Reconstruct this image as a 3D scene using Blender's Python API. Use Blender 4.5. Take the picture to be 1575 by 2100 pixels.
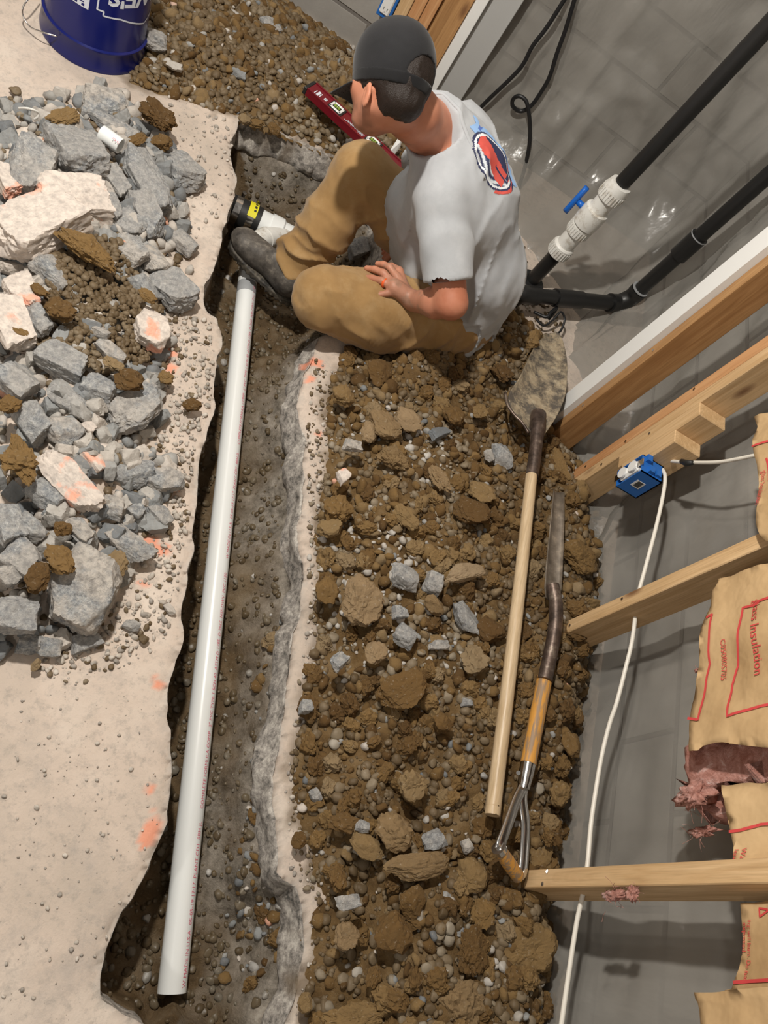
import bpy, math, random
import numpy as np
from mathutils import Vector, Matrix
from mathutils.bvhtree import BVHTree

for o in list(bpy.data.objects): bpy.data.objects.remove(o)
SC = bpy.context.scene
COL = SC.collection
rnd = random.Random(7)
RG = np.random.RandomState(11)

# ------------------------------------------------------------------ camera
F, CX, CY, CAMH = 1577.0, 787.5, 1050.0, 1.7
RM = np.array([[0.85644006, 0.45276665, 0.24801769],
               [0.26190344, -0.79507367, 0.54705068],
               [0.44487864, -0.40355943, -0.79951409]])      # rows: world X, Y, Z in camera axes (right, down, forward)
cam = bpy.data.cameras.new('camera'); camo = bpy.data.objects.new('camera', cam); COL.objects.link(camo)
cr, cd, cf = RM[:, 0], RM[:, 1], RM[:, 2]
m = Matrix(((cr[0], -cd[0], -cf[0], 0), (cr[1], -cd[1], -cf[1], 0), (cr[2], -cd[2], -cf[2], CAMH), (0, 0, 0, 1)))
camo.matrix_world = m
cam.sensor_fit = 'VERTICAL'; cam.sensor_height = 36.0; cam.lens = F / 2100.0 * 36.0
cam.clip_start = 0.02
SC.camera = camo

# ------------------------------------------------------------------ world, lights, exposure
w = bpy.data.worlds.new('world'); SC.world = w; w.use_nodes = True
w.node_tree.nodes['Background'].inputs[0].default_value = (1.0, 0.93, 0.84, 1)
w.node_tree.nodes['Background'].inputs[1].default_value = 0.17
SC.view_settings.view_transform = 'Standard'; SC.view_settings.look = 'None'
SC.view_settings.exposure = 0.45; SC.view_settings.gamma = 1.0; SC.view_settings.use_curve_mapping = False
def lamp(name, loc, power, radius, col):
    l = bpy.data.lights.new(name, 'POINT'); l.energy = power; l.shadow_soft_size = radius; l.color = col
    o = bpy.data.objects.new(name, l); COL.objects.link(o); o.location = loc
    return o
lamp('point_lamp', (-0.75, 1.15, 2.35), 172, 0.05, (1.0, 0.945, 0.865))  # bare ceiling bulb, the main light
lamp('point_lamp', (-1.2, -1.3, 2.35), 34, 0.06, (1.0, 0.94, 0.86))  # fill lamp, added to soften the main light; not a known bulb
lamp('point_lamp', (-1.3, 3.0 - 0.5, 2.35), 20, 0.06, (1.0, 0.945, 0.87))

# ------------------------------------------------------------------ placing helpers: a pixel of the photo on a known plane
def ray(px, py): return RM @ np.array([(px - CX) / F, (py - CY) / F, 1.0])
def W(px, py, z=0.0):
    d = ray(px, py); t = (z - CAMH) / d[2]; return np.array([0, 0, CAMH]) + t * d
def WX(px, py, X):
    d = ray(px, py); return np.array([0, 0, CAMH]) + X / d[0] * d
def WY(px, py, Y):
    d = ray(px, py); return np.array([0, 0, CAMH]) + Y / d[1] * d
def proj(P):
    c = RM.T @ (np.array(P) - [0, 0, CAMH]); return CX + F * c[0] / c[2], CY + F * c[1] / c[2], c[2]

# ------------------------------------------------------------------ numpy noise
def _h(i, j, k, s):
    n = (i * 374761393 + j * 668265263 + k * 2147483647 % 982451653 + s * 1274126177) & 0xffffffff
    n = ((n ^ (n >> 13)) * 1274126177) & 0xffffffff
    n = (n ^ (n >> 16)) & 0xffffffff
    return n.astype(np.float64) / 4294967295.0 * 2 - 1
def vnoise(P, f=1.0, s=0):
    P = np.asarray(P, float) * f
    if P.shape[-1] == 2: P = np.concatenate([P, np.zeros(P.shape[:-1] + (1,))], -1)
    I = np.floor(P).astype(np.int64); R = P - I; R = R * R * (3 - 2 * R)
    i, j, k = I[..., 0], I[..., 1], I[..., 2]; x, y, z = R[..., 0], R[..., 1], R[..., 2]
    def H(a, b, c): return _h(i + a, j + b, k + c, s)
    return ((H(0,0,0)*(1-x)+H(1,0,0)*x)*(1-y)+(H(0,1,0)*(1-x)+H(1,1,0)*x)*y)*(1-z) + \
           ((H(0,0,1)*(1-x)+H(1,0,1)*x)*(1-y)+(H(0,1,1)*(1-x)+H(1,1,1)*x)*y)*z
def fbm(P, f=1.0, o=3, s=0, g=0.5):
    a = 1.0; t = 0
    for q in range(o): t = t + a * vnoise(P, f, s + q * 17); a *= g; f *= 2.03
    return t

# ------------------------------------------------------------------ mesh / object helpers
def mesh(name, v, f, smooth=False):
    me = bpy.data.meshes.new(name)
    v = np.asarray(v, np.float32); f = [tuple(q) for q in f] if not isinstance(f, np.ndarray) else f
    if isinstance(f, np.ndarray):
        n, k = f.shape
        me.vertices.add(len(v)); me.vertices.foreach_set('co', v.ravel())
        me.loops.add(n * k); me.loops.foreach_set('vertex_index', f.astype(np.int32).ravel())
        me.polygons.add(n); me.polygons.foreach_set('loop_start', np.arange(0, n * k, k, dtype=np.int32))
        me.polygons.foreach_set('loop_total', np.full(n, k, np.int32))
        me.update(calc_edges=True); me.validate()
    else:
        me.from_pydata([tuple(map(float, q)) for q in v], [], f); me.update()
    if smooth: me.polygons.foreach_set('use_smooth', np.ones(len(me.polygons), bool))
    return me
def obj(name, me, mat=None, parent=None, loc=None):
    o = bpy.data.objects.new(name, me); COL.objects.link(o)
    if mat is not None and me is not None and len(me.materials) == 0: me.materials.append(mat)
    if parent is not None: o.parent = parent
    if loc is not None: o.location = loc
    return o
def tag(o, label, cat, group=None, kind=None):
    o['label'] = label; o['category'] = cat
    if group: o['group'] = group
    if kind: o['kind'] = kind
    return o
def thing(name, loc, label, cat, group=None):
    o = bpy.data.objects.new(name, None); COL.objects.link(o); o.location = loc; o.empty_display_size = 0.05
    return tag(o, label, cat, group)
def child(name, me, mat, root):
    """part whose mesh is written in world coordinates: keep it where it is under its parent"""
    o = obj(name, me, mat); o.parent = root
    base = root; off = Vector((0, 0, 0))
    while base is not None:
        off = off + base.location; base = base.parent
    o.location = -off
    o.location = o.location
    return o
def struct(name, me, mat): o = obj(name, me, mat); o['kind'] = 'structure'; return o

class MB:
    def __init__(s): s.v = []; s.f = []
    def add(s, v, f):
        b = len(s.v); s.v += [tuple(map(float, q)) for q in v]; s.f += [tuple(int(i) + b for i in q) for q in f]; return s
    def box(s, lo, hi, M=None, bev=0.0):
        x0, y0, z0 = lo; x1, y1, z1 = hi; b = bev
        if b <= 0:
            v = [(x, y, z) for x in (x0, x1) for y in (y0, y1) for z in (z0, z1)]
            f = [(0,1,3,2),(4,6,7,5),(0,4,5,1),(2,3,7,6),(0,2,6,4),(1,5,7,3)]
        else:
            v = []; 
            for x, sx in ((x0, 1), (x1, -1)):
                for y, sy in ((y0, 1), (y1, -1)):
                    for z, sz in ((z0, 1), (z1, -1)):
                        v += [(x, y + sy*b, z + sz*b), (x + sx*b, y, z + sz*b), (x + sx*b, y + sy*b, z)]
            def i(a, c, d, k): return ((a*2 + c)*2 + d)*3 + k
            f = []
            for a in (0, 1): f.append([i(a,0,0,0), i(a,0,1,0), i(a,1,1,0), i(a,1,0,0)][::(1 if a == 0 else -1)])
            for a in (0, 1): f.append([i(0,a,0,1), i(1,a,0,1), i(1,a,1,1), i(0,a,1,1)][::(1 if a == 0 else -1)])
            for a in (0, 1): f.append([i(0,0,a,2), i(0,1,a,2), i(1,1,a,2), i(1,0,a,2)][::(1 if a == 0 else -1)])
            for c in (0, 1):
                for d in (0, 1):
                    f.append((i(0,c,d,1), i(0,c,d,2), i(1,c,d,2), i(1,c,d,1)))
                    f.append((i(c,0,d,0), i(c,0,d,2), i(c,1,d,2), i(c,1,d,0)))
                    f.append((i(c,d,0,0), i(c,d,0,1), i(c,d,1,1), i(c,d,1,0)))
            for a in (0, 1):
                for c in (0, 1):
                    for d in (0, 1): f.append((i(a,c,d,0), i(a,c,d,1), i(a,c,d,2)))
        if M is not None: v = [tuple(M @ Vector(q)) for q in v]
        return s.add(v, f)
    def tube(s, pts, rad, n=16, cap=True, up=None):
        pts = [np.array(p, float) for p in pts]; m_ = len(pts)
        if np.isscalar(rad): rad = [rad] * m_
        T = []
        for i in range(m_):
            t = pts[min(i+1, m_-1)] - pts[max(i-1, 0)]; T.append(t / (np.linalg.norm(t) + 1e-12))
        a = np.array([0, 0, 1.0]) if abs(T[0][2]) < 0.9 else np.array([1.0, 0, 0])
        if up is not None: a = np.array(up, float)
        u = a - T[0] * a.dot(T[0]); u /= np.linalg.norm(u); v = []
        for i in range(m_):
            u = u - T[i] * u.dot(T[i]); u /= np.linalg.norm(u); w_ = np.cross(T[i], u)
            r = rad[i]; ra, rb = (r if not np.isscalar(r) else (r, r))
            for k in range(n):
                t = 2 * math.pi * k / n; v.append(pts[i] + u * (ra * math.cos(t)) + w_ * (rb * math.sin(t)))
        f = []
        for i in range(m_ - 1):
            for k in range(n):
                k2 = (k + 1) % n; f.append((i*n + k, i*n + k2, (i+1)*n + k2, (i+1)*n + k))
        if cap: f.append(tuple(range(n))[::-1]); f.append(tuple((m_-1)*n + k for k in range(n)))
        return s.add(v, f)
    def mesh(s, name='m', smooth=False): return mesh(name, s.v, s.f, smooth)
def cr_spline(P, n=8):
    P = [np.array(p, float) for p in P]; Q = [2*P[0]-P[1]] + P + [2*P[-1]-P[-2]]; out = []
    for i in range(1, len(Q) - 2):
        for k in range(n):
            t = k / n; a, b, c, d = Q[i-1], Q[i], Q[i+1], Q[i+2]
            out.append(0.5*((2*b) + (c-a)*t + (2*a-5*b+4*c-d)*t*t + (3*b-a-3*c+d)*t**3))
    out.append(P[-1]); return out
def autosmooth(me, ang=35):
    n = len(me.polygons)
    me.polygons.foreach_set('use_smooth', np.ones(n, bool))
    import bmesh
    bm = bmesh.new(); bm.from_mesh(me)
    for e in bm.edges:
        if len(e.link_faces) == 2 and e.calc_face_angle(0) > math.radians(ang): e.smooth = False
    bm.to_mesh(me); bm.free(); return me
def frame(o, x, y, z):   # matrix from origin and axes
    return Matrix(((x[0], y[0], z[0], o[0]), (x[1], y[1], z[1], o[1]), (x[2], y[2], z[2], o[2]), (0, 0, 0, 1)))
def unit(v): v = np.array(v, float); return v / np.linalg.norm(v)

# ------------------------------------------------------------------ materials
def mat(name, base=(.5,.5,.5), rough=0.6, spec=0.5, metal=0.0):
    m_ = bpy.data.materials.new(name); m_.use_nodes = True
    b = m_.node_tree.nodes['Principled BSDF']
    b.inputs['Base Color'].default_value = (*base, 1); b.inputs['Roughness'].default_value = rough
    b.inputs['Specular IOR Level'].default_value = spec; b.inputs['Metallic'].default_value = metal
    return m_
class N:
    def __init__(s, m_): s.m = m_; s.t = m_.node_tree; s.n = s.t.nodes; s.l = s.t.links; s.b = s.n['Principled BSDF']; s.co = None
    def new(s, ty, **kw):
        x = s.n.new(ty)
        for k, v in kw.items(): setattr(x, k, v)
        return x
    def coord(s, kind='Object'):
        if getattr(s, 'world', False):
            if s.co is None: s.co = s.new('ShaderNodeNewGeometry')
            return s.co.outputs['Position']
        if s.co is None: s.co = s.new('ShaderNodeTexCoord')
        return s.co.outputs[kind]
    def noise(s, scale, detail=4, rough=0.55, vec=None, dist=0):
        x = s.new('ShaderNodeTexNoise'); x.inputs['Scale'].default_value = scale; x.inputs['Detail'].default_value = detail
        x.inputs['Roughness'].default_value = rough; x.inputs['Distortion'].default_value = dist
        s.l.new(vec or s.coord(), x.inputs['Vector']); return x.outputs['Fac']
    def vor(s, scale, feat='F1', out='Distance', vec=None):
        x = s.new('ShaderNodeTexVoronoi', feature=feat); x.inputs['Scale'].default_value = scale
        s.l.new(vec or s.coord(), x.inputs['Vector']); return x.outputs[out]
    def ramp(s, fac, stops, interp='LINEAR'):
        x = s.new('ShaderNodeValToRGB'); x.color_ramp.interpolation = interp
        e = x.color_ramp.elements
        while len(e) < len(stops): e.new(0.5)
        for q, (p, c) in zip(e, stops): q.position = p; q.color = (*c, 1) if len(c) == 3 else c
        s.l.new(fac, x.inputs['Fac']); return x.outputs['Color']
    def mix(s, fac, a, b, mode='MIX'):
        x = s.new('ShaderNodeMix', data_type='RGBA', blend_type=mode)
        for val, k in ((fac, 0), (a, 6), (b, 7)):
            if isinstance(val, (tuple, float, int)):
                x.inputs[k].default_value = val if k == 0 else (*val, 1)
            else: s.l.new(val, x.inputs[k])
        return x.outputs[2]
    def math(s, op, a, b=0.0):
        x = s.new('ShaderNodeMath', operation=op)
        for val, k in ((a, 0), (b, 1)):
            if isinstance(val, (float, int)): x.inputs[k].default_value = val
            else: s.l.new(val, x.inputs[k])
        return x.outputs[0]
    def attr(s, name, out='Color'):
        x = s.new('ShaderNodeAttribute', attribute_name=name); return x.outputs[out]
    def objrand(s): return s.new('ShaderNodeObjectInfo').outputs['Random']
    def scaled(s, sc, kind='Object'):
        x = s.new('ShaderNodeMapping'); x.inputs['Scale'].default_value = sc; s.l.new(s.coord(kind), x.inputs['Vector']); return x.outputs[0]
    def color(s, c): s.l.new(c, s.b.inputs['Base Color']); return s
    def rough(s, c): s.l.new(c, s.b.inputs['Roughness']); return s
    def bump(s, h, strength=0.4, dist=0.01):
        x = s.new('ShaderNodeBump'); x.inputs['Strength'].default_value = strength; x.inputs['Distance'].default_value = dist
        s.l.new(h, x.inputs['Height'])
        if s.b.inputs['Normal'].links: s.l.new(s.b.inputs['Normal'].links[0].from_socket, x.inputs['Normal'])
        s.l.new(x.outputs[0], s.b.inputs['Normal']); return s

M = {}
def mk_floor():
    m_ = mat('dusty_concrete_slab', rough=0.85, spec=0.25); n = N(m_)
    c = n.ramp(n.noise(2.2, 5, 0.6), [(0.32, (.47,.40,.335)), (0.5, (.60,.50,.42)), (0.68, (.68,.60,.52))])
    c = n.mix(n.ramp(n.noise(38, 6, 0.8), [(0.50, (0,0,0)), (0.72, (.9,.9,.9))]), c, (.36,.32,.28))
    c = n.mix(n.ramp(n.vor(75), [(0.03, (.8,.8,.8)), (0.09, (0,0,0))]), c, (.24,.20,.16))
    c = n.mix(n.ramp(n.noise(6, 8, 0.78), [(0.50, (0,0,0)), (0.72, (.8,.8,.8))]), c, (.42,.37,.33))
    c = n.mix(n.attr('side', 'Fac'), c, n.ramp(n.noise(38, 5, 0.8), [(0.35, (.10,.095,.085)), (0.5, (.33,.30,.27)), (0.65, (.60,.56,.50))]))
    c = n.mix(n.attr('paint', 'Fac'), c, (.85,.30,.17))
    c = n.mix(n.attr('dirt', 'Fac'), c, (.16,.115,.07))
    n.color(c); n.bump(n.noise(90, 5, 0.7), 0.35, 0.004); n.bump(n.noise(18, 4, 0.6), 0.3, 0.008); return m_
def mk_dirt(name='dug_soil', a=(.08,.045,.017), b=(.165,.10,.040), c_=(.24,.165,.085), sc=14, wet=0.0):
    m_ = mat(name, rough=0.9, spec=0.25); n = N(m_)
    c = n.ramp(n.noise(sc, 6, 0.65), [(0.3, a), (0.5, b), (0.72, c_)])
    c = n.mix(n.ramp(n.noise(220, 3, 0.7), [(0.6, (0,0,0)), (0.75, (.6,.6,.6))]), c, (.32,.25,.16))
    if wet: c = n.mix(n.attr('dust', 'Fac'), c, n.ramp(n.noise(22, 6, .75), [(0.35, (.10,.085,.065)), (0.6, (.33,.29,.24)), (0.75, (.48,.44,.38))]))
    n.color(c)
    if wet: n.rough(n.ramp(n.noise(7, 4, .6), [(0.42, (.33,.33,.33)), (0.6, (.8,.8,.8))]))
    n.bump(n.noise(70, 6, 0.75), 0.9, 0.006); n.bump(n.noise(260, 4, 0.7), 0.5, 0.002); return m_
def mk_broken():
    m_ = mat('broken_concrete', rough=0.85, spec=0.35); n = N(m_); n.world = True
    r = n.objrand()
    body = n.ramp(n.noise(95, 6, 0.85), [(0.36, (.06,.068,.078)), (0.45, (.23,.25,.275)), (0.54, (.46,.475,.48)), (0.64, (.85,.84,.80))])
    agg = n.ramp(n.vor(85, out='Color'), [(0.1, (.20,.22,.25)), (0.45, (.45,.45,.44)), (0.9, (.60,.57,.52))])
    body = n.mix(0.25, body, agg)
    dust = n.ramp(n.noise(10, 7, 0.72), [(0.38, (0,0,0)), (0.52, (1,1,1))])
    c = n.mix(dust, body, n.ramp(n.noise(60, 5, .7), [(0.38, (.36,.33,.30)), (0.58, (.70,.64,.57))]))
    c = n.mix(n.ramp(r, [(0.0, (.0,.0,.0)), (1.0, (.8,.8,.8))]), c, n.mix(0.25, body, (.36,.37,.38)))
    n.color(c); n.bump(n.noise(60, 6, 0.8), 1.0, 0.01); return m_
def mk_painted_chunk():
    m_ = mat('broken_concrete_spray_painted', rough=0.85, spec=0.3); n = N(m_); n.world = True
    c = n.ramp(n.noise(60, 5, 0.7), [(0.35, (.45,.40,.36)), (0.6, (.68,.60,.53))])
    c = n.mix(n.ramp(n.noise(8, 5, 0.6), [(0.57, (0,0,0)), (0.62, (.75,.75,.75))]), c, (.85,.36,.23))
    n.color(c); n.bump(n.noise(60, 6, 0.7), 0.4, 0.004); return m_
def mk_tone(name, rough, stops, ns=40, bump=.5):
    """stones: each stone has its own tone, from a per-stone attribute (heaps) or the object's random number"""
    m_ = mat(name, rough=rough, spec=0.3); n = N(m_); n.world = True
    tn = n.attr('tone', 'Fac'); r = n.math('ADD', tn, n.math('MULTIPLY', n.objrand(), n.math('LESS_THAN', tn, 1e-4)))
    c = n.ramp(r, stops)
    c = n.mix(n.ramp(n.noise(ns, 5, 0.7), [(0.35, (0,0,0)), (0.75, (.6,.6,.6))]), c, n.mix(.5, c, (.09,.065,.035)))
    c = n.mix(n.ramp(n.noise(ns*4, 4, 0.7), [(0.6, (0,0,0)), (0.72, (.4,.4,.4))]), c, (.5,.42,.32))
    n.color(c); n.bump(n.noise(ns*2.5, 5, 0.7), bump, 0.003); return m_
M['floor'] = mk_floor()
M['dirt'] = mk_dirt()
M['trench'] = mk_dirt('wet_trench_soil', (.06,.038,.018), (.13,.085,.042), (.23,.18,.12), 9, wet=1)
M['clod'] = mk_tone('soil_clod', .95, [(0, (.095,.050,.016)), (.35, (.145,.082,.028)), (.7, (.20,.120,.044)), (.9, (.235,.155,.07)), (1, (.255,.185,.105))], 30, 1.0)
M['pebble'] = mk_tone('river_pebble', .6, [(0, (.10,.066,.032)), (.35, (.15,.105,.058)), (.65, (.20,.15,.092)), (.86, (.26,.21,.145)), (.95, (.33,.29,.23)), (1, (.52,.49,.45))], 25, .25)
M['wetpebble'] = mk_tone('damp_pebble', .38, [(0, (.075,.052,.028)), (.4, (.11,.08,.045)), (.8, (.15,.12,.08)), (.96, (.17,.15,.12)), (1, (.5,.48,.45))], 25, .2)
M['chip'] = mk_tone('concrete_chip', .85, [(0, (.16,.175,.19)), (.35, (.30,.31,.31)), (.7, (.48,.45,.41)), (.975, (.62,.56,.50)), (.985, (.75,.40,.28))], 60, .6)
M['crumb'] = mk_tone('slab_crumb', .85, [(0, (.34,.31,.28)), (.5, (.52,.47,.41)), (1, (.66,.60,.53))], 60, .6)
M['clay'] = mk_tone('tan_clay_clod', .9, [(0, (.20,.13,.06)), (.5, (.265,.18,.095)), (1, (.32,.235,.145))], 26, 1.0)
M['bladesteel'] = mat('grimy_spade_steel', rough=.42, spec=.5, metal=.25); nn = N(M['bladesteel']); nn.color(nn.ramp(nn.noise(18, 5, .7), [(0.35, (.10,.08,.06)), (0.55, (.20,.165,.13)), (0.72, (.34,.28,.21))]))
M['broken'] = mk_broken(); M['painted'] = mk_painted_chunk()
def mk_block():
    m_ = mat('grey_concrete_block', rough=0.9, spec=0.2); n = N(m_)
    g = n.new('ShaderNodeTexBrick'); g.offset = 0.5; g.inputs['Scale'].default_value = 1.0
    g.inputs['Brick Width'].default_value = 0.406; g.inputs['Row Height'].default_value = 0.203; g.inputs['Mortar Size'].default_value = 0.009
    g.inputs['Mortar Smooth'].default_value = 0.4
    g.inputs['Color1'].default_value = (.30,.285,.26,1); g.inputs['Color2'].default_value = (.35,.33,.30,1); g.inputs['Mortar'].default_value = (.17,.155,.14,1)
    uv = n.new('ShaderNodeUVMap'); n.l.new(uv.outputs[0], g.inputs['Vector'])
    c = n.mix(n.ramp(n.noise(14, 5, .6), [(0.4, (0,0,0)), (0.7, (.5,.5,.5))]), g.outputs['Color'], (.26,.24,.22))
    n.color(c); n.bump(n.math('SUBTRACT', 1.0, g.outputs['Fac']), 0.6, 0.006); n.bump(n.noise(160, 3, .6), .25, .002); return m_
M['block'] = mk_block()
def mk_poly():
    m_ = mat('clear_plastic_sheeting', (.36,.345,.315), 0.24, 0.7); n = N(m_)
    out = n.n['Material Output']; tr = n.new('ShaderNodeBsdfTransparent'); tr.inputs[0].default_value = (.93,.92,.9,1)
    mx = n.new('ShaderNodeMixShader'); n.l.new(n.ramp(n.noise(2.5, 3, .5), [(0.35, (.38,.38,.38)), (0.65, (.68,.68,.68))]), mx.inputs[0])
    n.l.new(tr.outputs[0], mx.inputs[1]); n.l.new(n.b.outputs[0], mx.inputs[2]); n.l.new(mx.outputs[0], out.inputs['Surface'])
    n.bump(n.noise(4, 5, .6, vec=n.scaled((1, 1, .35)), dist=.2), .45, .03); return m_
M['poly'] = mk_poly()
def mk_wood(name, a, b, rough=.6, ax=2, knots=True):
    m_ = mat(name, rough=rough, spec=.35); n = N(m_)
    sc = [14, 14, 14]; sc[ax] = .9
    v = n.scaled(tuple(sc)); g = n.noise(3.2, 5, .6, vec=v, dist=1.2)
    c = n.ramp(g, [(0.35, a), (0.5, tuple((p+q)/2 for p, q in zip(a, b))), (0.65, b)])
    sc2 = [90, 90, 90]; sc2[ax] = 3
    c = n.mix(n.ramp(n.noise(3, 3, .6, vec=n.scaled(tuple(sc2))), [(0.45, (0,0,0)), (0.7, (.35,.35,.35))]), c, tuple(p*.6 for p in a))
    if knots:
        sc3 = [9, 9, 9]; sc3[ax] = 3.2
        c = n.mix(n.ramp(n.vor(.9, vec=n.scaled(tuple(sc3))), [(0.05, (.85,.85,.85)), (0.13, (0,0,0))]), c, (.16,.07,.03))
    n.color(c); n.bump(g, .15, .002); return m_
M['stud'] = mk_wood('framing_lumber', (.52,.33,.16), (.68,.47,.26))
M['studo'] = mk_wood('orange_framing_lumber', (.50,.24,.10), (.62,.35,.17))
M['brownwood'] = mk_wood('dark_brown_lumber', (.33,.17,.065), (.46,.26,.11))  # darker brown lumber tone for two of the studs
M['handle'] = mk_wood('worn_ash_handle', (.50,.36,.21), (.66,.51,.33), .38, ax=1, knots=False)
def mk_handle2():
    m_ = mat('weathered_varnished_grip', rough=.5, spec=.4); n = N(m_)
    v = n.scaled((60, 6, 60)); c = n.ramp(n.noise(2.2, 4, .6, vec=v), [(0.44, (.62,.30,.06)), (0.55, (.30,.20,.12))]); n.color(c); n.bump(n.noise(2.2, 4, .6, vec=v), .3, .001); return m_
M['grip'] = mk_handle2()
M['whitepaint'] = mat('white_painted_jamb', (.80,.80,.78), .45)
M['shadedpaint'] = mat('shaded_white_jamb', (.42,.42,.41), .5)  # white paint of the shaded face, its shade put into the base colour
M['pvc'] = mat('white_pvc', (.80,.82,.81), .28, .5)
M['pvcgrey'] = mat('grey_primer_stain', (.34,.35,.36), .4)
M['pvcdirty'] = mat('dusty_white_pvc', (.74,.72,.67), .45)
nn = N(M['pvcdirty']); nn.color(nn.mix(nn.ramp(nn.noise(28, 5, .7), [(0.5, (0,0,0)), (0.72, (1,1,1))]), (.76,.75,.71), (.42,.36,.28)))
M['black'] = mat('black_abs_pipe', (.012,.012,.012), .38, .5)
M['blackpvc'] = mat('black_cord', (.010,.010,.011), .45)
M['rubber'] = mat('black_rubber', (.015,.015,.015), .5)
M['steel'] = mat('polished_steel', (.62,.60,.58), .18, .5, 1.0)
M['rust'] = mat('rusty_dark_steel', (.07,.05,.04), .42, .5, .6)
nn = N(M['rust']); nn.color(nn.ramp(nn.noise(22, 5, .7), [(0.35, (.05,.035,.028)), (0.55, (.14,.10,.08)), (0.72, (.36,.30,.24))])); nn.bump(nn.noise(60, 4, .6), .3, .002)
def mk_blade():
    m_ = mat('clay_caked_steel', rough=.7, spec=.4); n = N(m_)
    f = n.ramp(n.noise(15, 8, .75, vec=n.scaled((1.3, .9, 1)), dist=.2), [(0.42, (0,0,0)), (0.56, (1,1,1))])
    n.color(n.mix(f, (.10,.085,.07), n.ramp(n.noise(50, 4, .6), [(0.4, (.34,.27,.18)), (0.7, (.46,.385,.27))]))); n.bump(f, .5, .004); return m_
M['blade'] = mk_blade()
M['blue'] = mat('blue_plastic', (.003,.008,.12), .25, .5)
M['bluebox'] = mat('blue_outlet_box', (.02,.14,.48), .4)
M['bluelever'] = mat('bright_blue_lever', (.01,.13,.55), .35)
M['white'] = mat('white_plastic', (.78,.78,.76), .4)
M['cable'] = mat('white_cable_jacket', (.78,.74,.66), .4)
M['ink_white'] = mat('white_print', (.68,.72,.80), .5)
M['ink_red'] = mat('red_print', (.60,.06,.06), .6)
M['ink_pink'] = mat('faded_red_print', (.72,.16,.24), .5)
M['ink_black'] = mat('black_print', (.02,.02,.02), .6)
M['red'] = mat('red_level_body', (.16,.006,.014), .3)
M['green'] = mat('vial_liquid', (.25,.36,.06), .15)
M['yellow'] = mat('yellow_label', (.80,.72,.02), .5)
def mk_kraft():
    m_ = mat('kraft_paper', rough=.75, spec=.3); n = N(m_)
    n.color(n.ramp(n.noise(5, 5, .6), [(0.3, (.42,.27,.13)), (0.7, (.62,.43,.23))])); n.bump(n.noise(7, 4, .6), .6, .02); n.bump(n.noise(60, 3, .6), .15, .002); return m_
M['kraft'] = mk_kraft()
M['pink'] = mat('pink_fibreglass', (.55,.22,.19), 1.0, .1)
nn = N(M['pink']); nn.color(nn.ramp(nn.noise(30, 6, .75, dist=1), [(0.35, (.36,.15,.11)), (0.55, (.58,.31,.26)), (0.75, (.85,.70,.66))])); nn.bump(nn.noise(120, 5, .8), .8, .006)
M['foil'] = mat('crumpled_foil', (.6,.65,.68), .3, .5, .5)
# ================================================================== STRUCTURE
def uvwall(name, o, u, v, lu, lv, mt):
    me = mesh(name, [o, o + u*lu, o + u*lu + v*lv, o + v*lv], [(0, 1, 2, 3)])
    l = me.uv_layers.new(name='UVMap')
    for i, q in enumerate([(0, 0), (lu, 0), (lu, lv), (0, lv)]): l.data[i].uv = q
    b = struct(name, me, mt); md = b.modifiers.new('s', 'SOLIDIFY'); md.thickness = 0.2; md.offset = -1; return b
uvwall('wall_right', np.array([1.31, 3.02, -0.3]), np.array([0, -1., 0]), np.array([0, 0, 1.]), 4.6, 2.9, M['block'])
uvwall('wall_back', np.array([-3.0, 3.02, -0.3]), np.array([1., 0, 0]), np.array([0, 0, 1.]), 4.31, 2.9, M['block'])

def refine(poly, step=.016, jit=.005, seed=3, closed=True):
    P = np.array(poly, float); out = []; n = len(P)
    for i in range(n if closed else n - 1):
        a, b = P[i], P[(i+1) % n]; k = max(1, int(np.linalg.norm(b - a) / step))
        for q in range(k): out.append(a + (b - a) * q / k)
    out = np.array(out)
    return out + jit * np.stack([fbm(out, 28, 3, seed), fbm(out, 28, 3, seed + 50)], -1)
def sdf(P, poly):
    """positive outside, negative inside"""
    P = np.asarray(P, float); A = np.asarray(poly); B = np.roll(A, -1, 0)
    d = np.full(P.shape[:-1], 1e9); ins = np.zeros(P.shape[:-1], bool)
    for a, b in zip(A, B):
        e = b - a; wv = P - a; t = np.clip((wv @ e) / (e @ e + 1e-12), 0, 1)
        q = wv - t[..., None] * e; d = np.minimum(d, (q ** 2).sum(-1))
        c = ((a[1] <= P[..., 1]) != (b[1] <= P[..., 1]))
        with np.errstate(divide='ignore', invalid='ignore'):
            xx = a[0] + (P[..., 1] - a[1]) * e[0] / (e[1] if abs(e[1]) > 1e-12 else 1e-12)
        ins ^= c & (P[..., 0] < xx)
    d = np.sqrt(d); return np.where(ins, -d, d)
px2 = lambda L, z=0.0: np.array([W(x, y, z)[:2] for x, y in L])
LEFT = [(487,243),(486,262),(474,284),(472,312),(487,360),(482,398),(470,430),(458,470),(452,519),(436,552),(420,585),(418,612),(424,635),(446,652),(452,678),(452,711),(446,760),(442,810),(441,853),(424,885),(413,925),(409,975),(403,1006),(399,1062),(394,1125),(386,1154),(383,1204),(373,1235),(371,1257),(380,1290),(380,1312),(363,1349),(353,1379),(347,1429),(345,1471),(350,1502),(352,1586),(345,1643),(345,1685),(324,1730),(301,1776),(274,1841),(248,1868),(229,1910),(213,1948),(204,2009),(202,2050),(244,2073),(293,2100),(330,2160)]
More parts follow.
